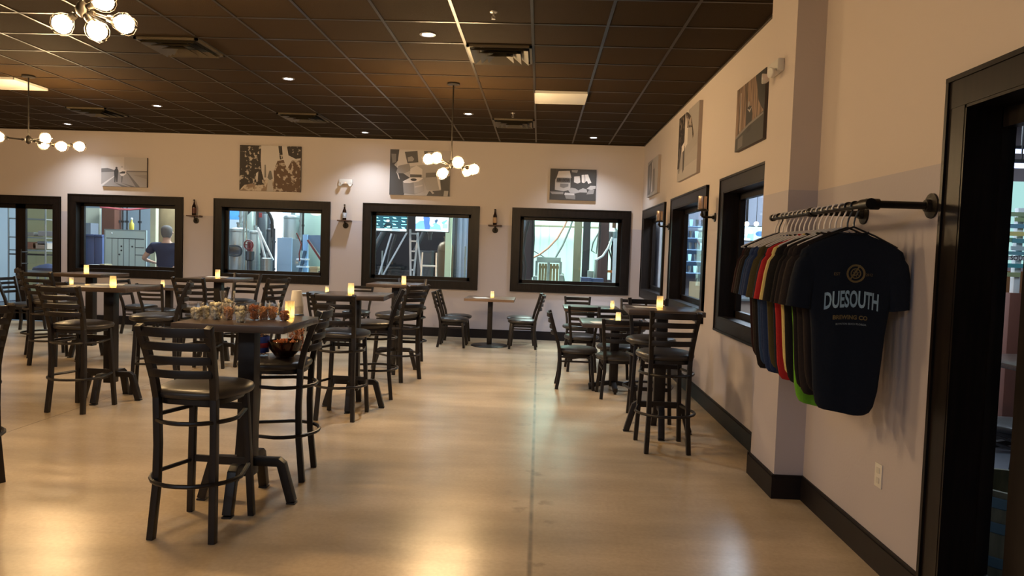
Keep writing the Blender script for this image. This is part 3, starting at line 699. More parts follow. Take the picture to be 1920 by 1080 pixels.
WD = wood('shelf_wood', (.05, .022, .012), (.11, .05, .028), .5, 0)
for x, lab, c, blab in ((-5.92, 'left', (.10, .03, .02), 'brown beer bottle with a dark red label on the left wall shelf'), (-3.325, 'middle', (.45, .50, .58), 'brown beer bottle with a white and blue label on the middle wall shelf'), (-.765, 'right', (.48, .30, .16), 'brown beer bottle with a tan label on the right wall shelf')):
    t = thing('bottle_shelf', 'little %s wall shelf on a pipe flange between two windows' % {'left': 'leftmost', 'middle': 'middle', 'right': 'rightmost'}[lab], 'shelf', (x, D, 1.91), 0, 'small pipe bracket bottle shelves')
    b = MB(); b.bx(-.115, .115, -.14, -.005, 0, .018); b.build('shelf_board', [WD], t, bevel=.003)
    b = MB(); b.lathe([(.05, 0), (.05, .008), (.022, .012), (.02, .03), (.013, .032)], (.0, 0, -.07), 18, rot=Matrix.Rotation(R(90), 3, 'X')); b.tube([(0, -.02, -.07), (0, -.06, -.068), (0, -.07, -.05), (0, -.07, .0)], .012, 10); b.build('pipe_bracket', 'pipe', t)
    o = thing('beer_bottle', blab, 'bottle', (x-.005, D-.075, 1.9285), 0, 'bottles on wall shelves')
    b = MB(); b.lathe([(.031, 0), (.034, .006), (.034, .14), (.030, .165), (.016, .195), (.0135, .225), (.0135, .255)], n=18); b.build('bottle_body', mat('bottle_glass', (.022, .010, .006), .12), o)
    b = MB(); b.lathe([(.0345, .035), (.0348, .036), (.0348, .125), (.0345, .126)], n=18, capb=False, capt=False)
    b.build('paper_label', mat('bottle_label', c, .5, noise=.35, scale=40), o)
    b = MB(); b.lathe([(.0155, .25), (.0158, .262), (.012, .268)], n=14); b.build('bottle_cap', 'pipe', o)
def sconce(y, label):
    t = thing('wall_candle_sconce', label, 'sconce', (W, y, 1.89), -PI/2, 'pipe candle sconces on the right wall')
    b = MB(); b.lathe([(.045, 0), (.045, .008), (.02, .012), (.017, .03), (.011, .032)], n=18, rot=Matrix.Rotation(R(90), 3, 'X')); b.tube([(0, -.02, 0), (0, -.11, 0), (0, -.125, .004), (0, -.13, .02), (0, -.13, .06)], .011, 10); b.lathe([(.017, .01), (.017, .035)], (0, -.13, 0), 12); b.build('pipe_arm', 'pipe', t)
    b = MB(); b.lathe([(.02, .055), (.062, .06), (.064, .070), (.06, .072)], (0, -.13, 0), 20); b.build('plate', 'pipe', t)
    b = MB(); b.lathe([(.040, .073), (.043, .078), (.043, .20), (.041, .20), (.040, .08)], (0, -.13, 0), 20, capt=False, capb=True); b.build('glass_jar', mat('mercury_glass', (.60, .45, .36), .2, metal=.75), t)
    b = MB(); b.lathe([(.030, .082), (.030, .165), (.024, .17)], (0, -.13, 0), 16); b.build('wax_candle', 'white', t)
sconce(9.84, 'amber glass wall sconce between the two farther right windows')
sconce(7.27, 'silvery glass wall sconce beside the nearest right window')
t = thing('wall_outlet', 'white wall outlet low on the right wall below the shirts', 'outlet', (W, 3.62, .40), -PI/2)
b = MB(); b.bx(-.036, .036, -.006, 0, 0, .116); b.build('cover_plate', 'white', t, bevel=.002)
for zz in (.034, .082):
    b = MB(); b.bx(-.016, .016, -.0085, -.005, zz-.014, zz+.014); b.build('socket', mat('outlet_face', (.6, .58, .54), .4), t, bevel=.003)

# ================================================================== candles, papers and the snack table
FR = bpy.data.materials.new('frosted_shell'); FR.use_nodes = True; nt = FR.node_tree; nt.nodes.remove(nt.nodes['Principled BSDF'])
a_ = nt.nodes.new('ShaderNodeBsdfTranslucent'); a_.inputs[0].default_value = (.95, .90, .76, 1); d_ = nt.nodes.new('ShaderNodeBsdfDiffuse'); d_.inputs[0].default_value = (.75, .68, .55, 1)
x_ = nt.nodes.new('ShaderNodeMixShader'); x_.inputs[0].default_value = .35; nt.links.new(a_.outputs[0], x_.inputs[1]); nt.links.new(d_.outputs[0], x_.inputs[2]); nt.links.new(x_.outputs[0], nt.nodes['Material Output'].inputs[0])
FL = emat('flame_glow', (1.0, .60, .20), 26)
def candle(x, y, z, label):
    t = thing('table_candle', label, 'candle', (x, y, z), 0, 'lit frosted table candles')
    b = MB(); b.lathe([(.026, 0), (.027, .004), (.027, .098), (.0255, .10), (.0245, .098), (.0245, .006), (.001, .005)], n=18, capt=False); b.build('frosted_holder', FR, t)
    b = MB(); b.lathe([(.001, .012), (.007, .018), (.009, .03), (.006, .045), (.001, .06)], n=10); b.build('flame', FL, t)
for px, py, Y, z, lb in ((162, 511, 8.75, 1.056, 'candle on the far left bar-height table'), (212, 539, 6.42, 1.056, 'candle on the left foreground bar-height table'), (408, 525, 8.72, 1.056, 'candle on the table before the tank window'),
    (658, 553, 6.62, 1.056, 'candle on the middle bar-height table'), (757, 532, 8.75, 1.056, 'candle on the table before the window with screens'), (1237, 573, 6.3, 1.056, 'candle on the right wall bar-height table'), (543, 590, 4.30, 1.056, 'candle on the snack table in front of the white cups'),
    (134, 533, 11.15, .76, 'candle seen just under the far left bar-height table'), (305, 537, 11.35, .76, 'candle on the low table under the left window'), (613, 549, 11.2, .76, 'candle on the low table between the middle windows'),
    (923, 557, 11.5, .76, 'candle on the disc-foot table by the back wall'), (1148, 577, 10.2, .76, 'candle on the farther right low table'), (1159, 602, 8.15, .76, 'candle on the nearer right low table')):
    p = at(px, py, 1, Y); candle(p.x, Y, z+.0005, 'small lit frosted '+lb)
def sheet(x, y, z, w_, h_, rz, lb, n='paper_menu'):
    b = MB(); b.bx(-w_/2, w_/2, -h_/2, h_/2, 0, .0012); o = b.build(n, 'paper', None, smooth=False, loc=(x, y, z+.0004), rz=rz); tag(o, lb, 'menu', 'white papers lying on tables')
sheet(-.88, 11.35, .76, .22, .28, .3, 'white menu sheet on the disc-foot table, left of its candle')
sheet(.66, 7.92, .76, .14, .2, .2, 'white menu sheet at the left edge of the nearer right low table')
sheet(.80, 8.08, .76, .10, .12, -.5, 'small white card beside the candle on the nearer right low table')
sheet(.92, 6.30, 1.056, .20, .14, .1, 'white menu sheet on the right wall bar-height table')
sheet(-4.02, 6.75, 1.056, .24, .2, .4, 'white menu sheet on the left foreground bar-height table')
sheet(-3.97, 8.95, 1.056, .24, .2, .2, 'white menu sheet on the table before the tank window')

POP = mat('popcorn', (1.0, .84, .60), .7, noise=.25, scale=60); PRE = mat('pretzel', (.50, .17, .045), .45, noise=.35, scale=50); PRL = mat('pretzel_light', (.70, .38, .18), .5, noise=.3, scale=50)
TZ = 1.0565
def blob_fill(kind, r0, r1, z0, z1, n, seed, heap=.012):
    g = random.Random(seed); m_ = MB()
    for _ in range(n):
        f = g.random(); zz = z0+(z1-z0)*f; rr = (r0+(r1-r0)*f-.008)*math.sqrt(g.random()); a = g.random()*6.283
        c = (rr*math.cos(a), rr*math.sin(a), zz+(heap*(1-(rr/r1)**2) if f > .8 else 0))
        if kind == 'pop': 
            m_.sphere(c, .007+g.random()*.003, 6, 4)
        else:
            q = Vector((g.random()-.5, g.random()-.5, g.random()-.5)).normalized(); o_ = q.orthogonal().normalized(); o2 = q.cross(o_)
            s_ = .009
            m_.tube([Vector(c)+o_*(s_*math.cos(k*1.26))+o2*(s_*math.sin(k*1.26)) for k in range(5)], .0024, 4, closed=True)
    return m_
def snack_cup(x, y, kind, label, hf=.6, r0=.027, r1=.043, h=.095, z=TZ, n=70, seed=1, dome=False):
    t = thing('snack_cup', label, 'cup', (x, y, z), 0, 'clear plastic snack cups')
    b = MB(); b.lathe([(r0, 0), (r0+.0005, .003), (r1, h-.004), (r1+.002, h), (r1, h), (r1-.0012, h-.004), (r0-.0008, .004)], n=22, capt=False); b.build('cup', 'clearp', t)
    f = blob_fill(kind, r0-.002, r0+(r1-r0)*hf-.002, .006, h*hf, n, seed).build('popcorn' if kind == 'pop' else 'pretzels', {'pop': POP, 'pre': PRE, 'prl': PRL}[kind], t); f['kind'] = 'stuff'
for k, (px, py, kind, hf, lb) in enumerate((
    (368, 598, 'pop', .55, 'clear cup of popcorn, leftmost on the snack table'), (384, 597, 'pop', .6, 'clear cup of popcorn, second from the left on the snack table'), (405, 599, 'pop', .9, 'clear cup overfilled with popcorn, third on the snack table'),
    (428, 599, 'prl', .6, 'clear cup of light pretzels between two popcorn cups'), (451, 604, 'pop', .8, 'clear cup of popcorn standing nearest the table edge'), (476, 600, 'pre', .75, 'clear cup heaped with dark pretzels in the row centre'),
    (494, 598, 'prl', .6, 'clear cup of pretzels right of the dark heap'), (511, 598, 'prl', .6, 'clear cup of pretzels, last of the long row'), (533, 601, 'pre', .55, 'small clear cup of brown pretzels beside the candle'))):
    p = at(px, py, 2, TZ); snack_cup(p.x, p.y, kind, lb, hf, seed=k+3, h=.095 if k < 8 else .075, r1=.040 if k < 8 else .036, r0=.026)
p = at(417, 590, 2, TZ); snack_cup(p.x, p.y+.07, 'pop', 'tall clear cup behind the popcorn row, rising above the rest', .55, .03, .046, .14, n=60, seed=31)
t = thing('paper_cup_stack', 'stack of white paper cups upside down behind the snack table candle', 'cups', (*at(556, 588, 2, TZ).xy, TZ))
for k in range(5):
    b = MB(); z0 = k*.011; b.lathe([(.042-.0001*k, z0), (.043-.0001*k, z0+.003), (.041, z0+.01), (.030, z0+.10), (.028, z0+.102)], n=20, capb=False); b.build('paper_cup', 'paper', t)
# on the stool right of the snack table
SZ = .776
bx_, by_ = -1.665, 4.64
o = thing('snack_tub', 'clear snack jar with a blue label standing on a bar stool', 'jar', (bx_-.10, by_-.03, SZ), 0)
b = MB(); b.lathe([(.055, 0), (.06, .006), (.06, .15), (.05, .17), (.044, .175), (.044, .185)], n=24); b.build('jar_body', glassmat('jar_plastic', (.80, .78, .76), .12, .05), o)
b = MB(); b.lathe([(.0608, .025), (.0612, .026), (.0612, .125), (.0608, .126)], n=24, capb=False, capt=False); b.build('blue_label', mat('blue_label', (.03, .07, .42), .35), o)
b = MB(); b.lathe([(.0614, .055), (.0618, .056), (.0618, .085), (.0614, .086)], n=24, capb=False, capt=False); b.build('red_band', mat('red_label', (.30, .03, .06), .35), o)
b = MB(); b.lathe([(.047, .175), (.048, .178), (.048, .198), (.045, .20)], n=24); b.build('lid', 'white', o)
f = blob_fill('pre', .05, .05, .01, .14, 60, 77).build('pretzels', PRL, o); f['kind'] = 'stuff'
o = thing('pretzel_bowl', 'dark round bowl of pretzels on the bar stool seat', 'bowl', (bx_+.065, by_-.03, SZ), 0)
b = MB(); b.lathe([(.055, 0), (.06, .004), (.095, .05), (.108, .10), (.106, .102), (.092, .052), (.055, .008)], n=28, capt=False); b.build('bowl', glassmat('smoke_bowl', (.25, .16, .12), .10, .05), o)
f = blob_fill('pre', .05, .09, .01, .085, 170, 9, .03).build('pretzels', PRE, o); f['kind'] = 'stuff'
o = thing('pretzel_tub', 'tall clear tub of pretzels behind the dark bowl on the stool', 'tub', (bx_+.075, by_+.165, SZ), 0)
b = MB(); b.lathe([(.05, 0), (.055, .005), (.065, .20), (.067, .205), (.0635, .2), (.053, .006)], n=24, capt=False); b.build('tub', 'clearp', o)
f = blob_fill('pre', .05, .06, .01, .15, 150, 19).build('pretzels', PRE, o); f['kind'] = 'stuff'

# ================================================================== pipe rack with shirts
RX, RZ = 1.425, 1.752
t = thing('pipe_clothes_rack', 'black pipe clothes rack screwed to the right wall', 'rack', (W, 3.3, RZ), 0)
def L(p): return Vector(p)-Vector((W, 3.3, RZ))
b = MB(); b.cyl(L((RX, 3.28, RZ)), L((RX, 4.585, RZ)), .0165, 14); b.cyl(L((RX, 4.575, RZ)), L((RX, 4.60, RZ)), .021, 14); b.cyl(L((RX, 3.25, RZ)), L((RX, 3.34, RZ)), .024, 14); b.lathe([(.025, -.012), (.025, .012)], L((RX, 3.95, RZ)), 14, rot=Matrix.Rotation(PI/2, 3, 'X')); b.cyl(L((RX, 3.92, RZ)), L((RX, 3.98, RZ)), .023, 14); b.build('hanging_bar', 'pipe', t)
for yy, wx in ((3.28, W), (3.95, W)):
    b = MB(); b.cyl(L((RX, yy, RZ)), L((wx-.005, yy, RZ)), .0165, 14); b.cyl(L((RX-.01, yy, RZ)), L((RX+.045, yy, RZ)), .024, 14)
    b.build('support_arm', 'pipe', t)
    b = MB(); b.lathe([(.055, 0), (.055, .009), (.028, .014), (.026, .032), (.018, .034)], L((wx, yy, RZ)), 22, rot=Matrix.Rotation(-PI/2, 3, 'Y')); b.build('wall_flange', 'pipe', t)
def torso_w(z):
    pts = [(0, .062), (.012, .085), (.03, .135), (.055, .19), (.08, .228), (.11, .238), (.16, .228), (.22, .205), (.32, .184), (.45, .168), (.60, .157), (.72, .147), (.79, .132), (.815, .115), (.822, .095)]
    for i in range(len(pts)-1):
        if z <= pts[i+1][0]:
            a, b_ = pts[i], pts[i+1]; return a[1]+(b_[1]-a[1])*(z-a[0])/(b_[0]-a[0])
    return pts[-1][1]
def shirt_depth(u, z, w_, seed, amp):
    q = max(0, 1-abs(u/w_)**2.6)**(1/2.6); base = (.009+.009*min(1, z/.15)+.006*min(1, z/.6))
    rip = amp*min(1, z/.3)*(math.sin(u*52+seed*2.1+z*2)+.6*math.sin(u*95+seed*1.3-z*5))*q
    return base*q, rip
def shirt(y, colmat, label, seed, scale=1., amp=.004, hem=0., sleeve=None, trim=None, dx=0, ln=1.0):
    t = thing('t_shirt', label, 'shirt', (RX+dx, y, RZ-.125), 0, 't-shirts on the pipe rack')
    mb = MB(); n = 26; zs = [0, .012, .03, .055, .08, .11, .16, .22, .32, .45, .60, .72, .79, .815, .822]
    vs = []
    for z in zs:
        w_ = torso_w(z)*scale
        for j in range(n):
            a = 2*PI*j/n; u = w_*math.cos(a); sg = 1 if math.sin(a) >= 0 else -1
            d, rp = shirt_depth(u, z, w_*1.0001, seed, amp)
            vs.append((u, sg*d+rp, -z*ln-(.01*math.sin(u*20+seed) if z > .78 else 0)))
    fs = []
    k = len(zs)
    for i in range(k-1):
        for j in range(n): fs.append((i*n+j, i*n+(j+1) % n, (i+1)*n+(j+1) % n, (i+1)*n+j))
    fs.append(tuple((k-1)*n+j for j in range(n))); fs.append(tuple(range(n))[::-1])
    mb.add(vs, fs)
    bo = mb.build('shirt_body', colmat, t, ang=80)
    for s_ in (-1, 1):
        sl = MB(); rings = [((.165, -.095), .058, .010), ((.196, -.145), .066, .019), ((.214, -.21), .064, .021), ((.226, -.285), .062, .022), ((.232, -.345), .064, .023)]
        vs = []; m_ = 14
        for (cx, cz), ru, rd in rings:
            dirx, dirz = (.13*s_, -.99); px_, pz_ = dirz, -dirx
            for j in range(m_):
                a = 2*PI*j/m_; uu = ru*math.cos(a); dd = rd*math.sin(a)+.003*math.sin(3*a+seed)
                X_ = s_*cx*scale + px_*uu*.9; 
                vs.append((min(X_, .262-dx) if s_ > 0 else X_, dd, cz+pz_*uu*.9))
        fs = []
        for i in range(len(rings)-1):
            for j in range(m_): fs.append((i*m_+j, i*m_+(j+1) % m_, (i+1)*m_+(j+1) % m_, (i+1)*m_+j))
        fs.append(tuple(range(m_))[::-1]); fs.append(tuple((len(rings)-1)*m_+j for j in range(m_)))
        sl.add(vs, fs); sl.build('sleeve', sleeve or colmat, t, ang=80)
    cb = MB(); cb.tube([(.066*math.cos(R(q)), -.0+.018*math.sin(R(q)), .006-.010*abs(math.sin(R(q)))) for q in range(0, 360, 24)], .005, 6, closed=True); cb.build('collar', trim or colmat, t)
    return t
def hanger(y, m_, label, black=False):
    t = thing('clothes_hanger', label, 'hanger', (RX, y, RZ), 0, 'plastic hangers on the pipe rack')
    b = MB(); b.tube([(-.020, 0, -.004)]+[(.0195*math.cos(R(a)), 0, .0195*math.sin(R(a))) for a in range(170, -20, -20)]+[(.019, 0, -.02), (.004, 0, -.055), (0, 0, -.075), (0, 0, -.10)], .0042, 6); b.build('hook', m_, t)
    b = MB(); b.tube([(-.20, 0, -.185), (-.10, 0, -.135), (0, 0, -.095), (.10, 0, -.135), (.20, 0, -.185)], .0045, 6); b.tube([(-.20, 0, -.185), (.20, 0, -.185)], .004, 6); b.build('shoulder_bar', m_, t)
def cloth(c, n_='cotton'): return mat(n_, c, .85, noise=.12, scale=90, bump=.25, spec=.2)
navyk = cloth((.012, .016, .026)); blk = cloth((.012, .010, .011)); brn_ = cloth((.021, .016, .0165)); navy = cloth((.016, .032, .095)); blue = cloth((.022, .05, .13)); lime = cloth((.14, .40, .03)); red = cloth((.34, .018, .022)); crm = cloth((.62, .50, .20)); olv = cloth((.060, .050, .020)); mar = cloth((.022, .008, .010))
SH = [(navyk, 'dark navy printed t-shirt at the front of the rack', 0, .003, None), (brn_, 'charcoal brown t-shirt right behind the printed one', -.022, .004, None), (brn_, 'charcoal t-shirt second behind the printed one', -.028, .004, None),
    (blk, 'black t-shirt in front of the lime green one', -.022, .004, None), (lime, 'lime green t-shirt hanging longest', .0, .004, None), (blk, 'black t-shirt just behind the lime green one', -.024, .004, None), (crm, 'cream yellow t-shirt mostly hidden in front of the red one', -.012, .004, None), (red, 'bright red t-shirt in the row', -.012, .004, None),
    (navyk, 'dark navy t-shirt just behind the red one', -.010, .004, None), (olv, 'olive brown t-shirt between red and blue ones', -.012, .004, None), (navy, 'navy t-shirt nearest of the blue ones', -.004, .004, None), (navy, 'navy t-shirt second of the blue ones', .0, .004, None), (navy, 'navy t-shirt third of the blue ones', .006, .004, None),
    (blue, 'faded blue t-shirt, farthest of the blue ones', .008, .004, None), (blk, 'black t-shirt just beyond the blue ones', .018, .004, None), (brn_, 'brown black t-shirt second from the far end', .020, .004, None), (mar, 'black maroon t-shirt at the far end of the rack', .024, .004, None)]
NS = len(SH); front_shirt = None
YS = [3.415+.070*k for k in range(NS)]
for k, (cm, lb, dx, amp, tr) in enumerate(SH):
    s_ = shirt(YS[k], cm, lb, k*1.7+.4, {0: 1.0, 4: .90, 6: .925, 7: .97}.get(k, .94+.03*math.sin(k*2.3)), amp, trim=tr, dx=dx, ln={0: 1.0, 4: 1.03, 1: .90, 2: .93, 3: .92}.get(k, .91+.04*math.sin(k*1.9)))
    if k == 0: front_shirt = s_
    else: s_.rotation_euler.z = R(3.0*math.sin(k*2.7))
    bl = k in (0, 1, NS-2)
    hanger(YS[k], 'blackp' if bl else 'hanger', ('black' if bl else 'white')+' hanger holding the '+lb.split(' t-shirt')[0]+' t-shirt'+lb.split(' t-shirt')[1])
# the print on the front shirt, lying on its cloth
def on_shirt(mb, pts2, fs, mi=0):
    out = []
    for u, z in pts2:
        zz = RZ-.125-z; w_ = torso_w(zz); d, rp = shirt_depth(u, zz, w_*1.0001, .4, .003); out.append((u, -d+rp-.0022, -zz))
    mb.add(out, fs, mi)
def txt(mb, s, size, cu, cz, sx, arch=0., mi=0, bold=0., vs_=1.):
    vs, fs = text_mesh(s, size, 0, sx, bold)
    fs = [f for f in fs]
    on_shirt(mb, [(cu+v.x, cz+v.y*vs_*(1+arch*2*(.0-abs(v.x)*0))-arch*v.x*v.x) for v in vs], fs, mi)
def annulus(mb, cu, cz, r0, r1, mi=0, n=28):
    pts = [(cu+r*math.cos(2*PI*k/n), cz+r*math.sin(2*PI*k/n)) for r in (r0, r1) for k in range(n)]
    on_shirt(mb, pts, [(k, (k+1) % n, n+(k+1) % n, n+k) for k in range(n)], mi)
pb = MB(); txt(pb, 'DUESOUTH', .078, .000, 1.325, .60, 1.0, 0, .002, 1.35); pb.build('printed_name', mat('print_blue', (.40, .58, .70), .7), front_shirt, smooth=False)
pb = MB(); annulus(pb, .012, 1.445, .033, .042); annulus(pb, .012, 1.445, .019, .024)
for k in range(8):
    a = k*PI/4+.3; ca, sa = math.cos(a), math.sin(a); q0, q1, ww = .005, .019, .0035
    on_shirt(pb, [(.012+ca*q0-sa*ww, 1.445+sa*q0+ca*ww), (.012+ca*q0+sa*ww, 1.445+sa*q0-ca*ww), (.012+ca*q1, 1.445+sa*q1)], [(0, 1, 2)])
on_shirt(pb, [(-.018, 1.415), (-.012, 1.412), (.034, 1.482), (.028, 1.485)], [(0, 1, 2, 3)])
txt(pb, 'EST', .018, -.072, 1.44, 1, 0); txt(pb, '2012', .018, .072, 1.44, .9, 0)
txt(pb, 'BREWING CO', .026, -.005, 1.245, .95, .6, 0, .001); pb.build('printed_emblem', mat('print_gold', (.20, .14, .05), .7), front_shirt, smooth=False)
pb = MB(); txt(pb, 'BOYNTON BEACH FLORIDA', .012, -.0, 1.215, .9, .6, 0, .0003); pb.build('printed_town', mat('print_pale', (.22, .26, .28), .7), front_shirt, smooth=False)

# ================================================================== the brewery hall seen through the back windows
HW = mat('hall_wall_paint', (.34, .41, .47), .6); HF = mat('hall_floor', (.10, .13, .16), .35, noise=.3, scale=2); HD = mat('hall_dark_wall', (.007, .007, .009), .8, spec=.1)
HY = 19.0
mb = MB(); mb.bx(XL, 4.2, D+TH, HY, -.12, -.02); struct(mb.build('floor_hall', HF, smooth=False))
mb = MB(); mb.bx(XL, 4.2, HY, HY+.1, 0, 5.2); struct(mb.build('wall_hall_far', HW, smooth=False))
mb = MB(); mb.bx(XL-.1, XL, D, HY, 0, 5.2); mb.bx(4.2, 4.3, D+TH, HY, 0, 5.2); struct(mb.build('wall_hall_side', HW, smooth=False))
mb = MB(); mb.bx(XL, 4.2, D, HY, 5.2, 5.3); struct(mb.build('ceiling_hall', HD, smooth=False))
mb = MB(); mb.bx(XL, 4.2, D+.02, D+TH, HC, 5.2); struct(mb.build('wall_hall_near', HW, smooth=False))
def sp(x0, x1, y0, y1, Y):
    a = at(x0, y0, 1, Y); b_ = at(x1, y1, 1, Y); return a.x, b_.x, b_.z, a.z    # x left, x right, z low, z high
def box_thing(name, label, cat, x0, x1, y0, y1, Y, dep, mt, ground=False, group=None, bevel=.004):
    a, b_, c, d = sp(x0, x1, y0, y1, Y)
    if ground: c = 0
    mb = MB(); w_ = (b_-a)/2; mb.bx(-w_, w_, 0, dep, 0, d-c)
    o = mb.build(name, mt, None, bevel=bevel, smooth=False, loc=((a+b_)/2, Y, c-.02 if ground else c)); tag(o, label, cat, group); return o
steel = M['steel']; sdark = mat('steel_dark', (.09, .10, .11), .3, metal=.85, noise=.2, scale=4); blup = mat('blue_panel', (.30, .52, .80), .5); pgreen = mat('pale_green_tank', (.26, .36, .31), .45); rpaint = mat('red_paint', (.16, .02, .02), .4); brownc = mat('brown_column', (.17, .07, .045), .6); bincol = mat('navy_bin', (.06, .09, .20), .5, noise=.2, scale=4); tan = mat('tan_cloth', (.42, .36, .22), .7, noise=.25, scale=3); whitep = mat('cool_white', (.82, .88, .9), .5)
# --- first window
o = box_thing('white_partition', 'bright cream partition panel behind the first window, at its left', 'panel', 157, 186, 388, 520, 17.6, .08, mat('cream_panel', (.85, .85, .66), .6), True)
o = box_thing('steel_column', 'wide brown steel column behind the first window', 'column', 191, 214, 380, 520, 17.2, .3, brownc, True)
t = thing('pipe_rack', 'rack of thin dark pipes behind the first window above the whiteboard', 'pipes', (*at(236, 520, 1, 17.4).xy, 0))
for px in (222, 230, 238, 262):
    x_ = at(px, 430, 1, 17.4).x - t.location.x; b = MB(); b.cyl((x_, 0, 0), (x_, 0, 4.2), .018, 8)
    for zz in (1.9, 2.4, 2.8): b.box((x_, 0, zz), (.07, .05, .05))
    b.build('pipe', sdark, t)
b = MB(); b.box((0, .06, 2.9), (1.1, .06, .12)); b.box((0, .06, .1), (1.1, .06, .12)); b.build('rail', steel, t)
b = MB(); b.tube([at(x_, y_, 1, 16.6) for x_, y_ in ((188, 388), (205, 390), (225, 392.5), (245, 393), (262, 391.5), (281, 389.5), (284, 380))], .022, 8); o = b.build('red_hose', mat('pink_hose', (.75, .16, .18), .5)); tag(recenter(o, at(284, 380, 1, 16.6)), 'thin red hose strung across the top of the first window view', 'hose')
# whiteboard
a_, b_, c_, d_ = sp(197.5, 272, 431.5, 511, 14.6)
t = thing('whiteboard', 'pale blue whiteboard with a taped grid, behind the first window', 'whiteboard', ((a_+b_)/2, 14.6, 0))
hw = (b_-a_)/2; BM = mat('board_face', (.50, .66, .66), .45); TM = mat('black_tape', (.03, .06, .08), .6)
b = MB(); b.bx(-hw, hw, 0, .03, c_, d_); b.build('board', BM, t, smooth=False)
b = MB(); b.bx(-hw-.02, hw+.02, -.008, .035, d_, d_+.025); b.bx(-hw-.02, -hw, -.008, .035, c_, d_); b.bx(hw, hw+.02, -.008, .035, c_, d_); b.bx(-hw, hw, -.03, .035, c_-.03, c_); b.build('frame', mat('board_frame', (.25, .33, .34), .4), t, smooth=False)
g = MB(); zt_ = d_-(d_-c_)*.19; wd = 2*hw
g.bx(-hw+.03*wd, hw-.03*wd, -.004, 0, zt_-.008, zt_+.008)
for f_ in (.17, .32, .46, .60, .75): g.bx(-hw+f_*wd-.004, -hw+f_*wd+.004, -.004, 0, c_+.1*(d_-c_), zt_)
for f_ in (.60, .42): g.bx(-hw+.75*wd, hw-.03*wd, -.004, 0, c_+f_*(d_-c_)-.008, c_+f_*(d_-c_)+.008)
g.build('tape_grid', TM, t, smooth=False)
for u, v in ((.17, .93), (.41, .62), (.41, .52), (.36, .42), (.68, .62)):
    q = MB(); q.sphere((-hw+u*wd, -.01, c_+v*(d_-c_)), .018, 8, 5); q.build('magnet', sdark if v < .8 else whitep, t)
for s_ in (-1, 1):
    q = MB(); q.bx(s_*hw*.8-.02, s_*hw*.8+.02, .0, .04, -.02, c_); q.bx(s_*hw*.8-.02, s_*hw*.8+.02, -.22, .26, -.02, .02); q.build('leg', sdark, t, smooth=False)
t = thing('spray_bottle', 'yellow bottle standing on top of the whiteboard', 'bottle', (at(247, 431, 1, 14.62).x, 14.615, d_+.026))
b = MB(); b.lathe([(.04, 0), (.045, .01), (.045, .12), (.02, .16), (.015, .2)], n=14); b.build('bottle_body', mat('yellow_liquid', (.65, .55, .10), .3), t)
b = MB(); b.lathe([(.02, .2), (.022, .23), (.01, .24)], n=10); b.build('cap', whitep, t)
# blue bins at the left
for k, (x0, x1, y0, lb) in enumerate(((158, 177, 437, 'tall navy bin, left of the pair behind the first window'), (177, 192, 438, 'tall navy bin, right of the pair behind the first window'))):
    a, b2, c, d = sp(x0, x1, y0, 500, 15.4)
    t = thing('storage_bin', lb, 'bin', ((a+b2)/2, 15.4, -.02), 0, 'navy bins')
    w_ = (b2-a)/2-.004; m_ = MB(); m_.bx(-w_, w_, 0, .5, .04, d-.05); m_.build('body', bincol, t, bevel=.015)
    m_ = MB(); m_.bx(-w_, w_, -.02, .52, d-.05, d); m_.build('lid', bincol, t, bevel=.01)
    for s_ in (-1, 1):
        m_ = MB(); m_.cyl((s_*w_*.7-.02, .05, .04), (s_*w_*.7+.02, .05, .04), .04, 12); m_.build('wheel', 'blackp', t)
box_thing('steel_box', 'grey box standing high at the left end of the first window view', 'box', 157, 170, 416, 445, 16.6, .3, mat('grey_box', (.22, .25, .30), .5), True)
# dented kit on the hall floor (small things between bins and whiteboard)
for k, (x0, x1, y0, mt_, lb) in enumerate(((158, 172, 494, 'white', 'white carton'), (174, 184, 499, 'blackp', 'dark carton'), (187, 196, 493, tan, 'tan carton'))):
    box_thing('carton', lb+' on the hall floor below the navy bins', 'box', x0, x1, y0, 515, 13.6+.12*k, .25, M[mt_] if isinstance(mt_, str) else mt_, True, 'cartons below the bins')
box_thing('timber_post', 'pale timber post right of the whiteboard behind the first window', 'post', 282, 291, 380, 515, 14.9, .12, mat('pale_timber', (.50, .47, .33), .7, noise=.15, scale=6), True)
# big wrapped sack behind the person
t = thing('malt_sack_pallet', 'tall tan wrapped pallet of sacks behind the person in the first window', 'pallet', (at(312, 450, 1, 16.3).x, 17.4, -.02))
b = MB(); b.lathe([(.62, .15), (.66, .4), (.63, .9), (.67, 1.4), (.62, 1.9), (.60, 2.3), (.4, 2.55), (.1, 2.62)], n=26, p=4); b.build('wrapped_sacks', mat('sack_tan', (.34, .24, .12), .7, noise=.5, scale=2.4, bump=.4), t)
b = MB(); b.bx(-.6, .6, -.5, .5, .10, .14)
for yy in (-.45, 0, .45): b.bx(-.6, .6, yy-.05, yy+.05, 0, .105)
b.build('pallet', tan, t, smooth=False)
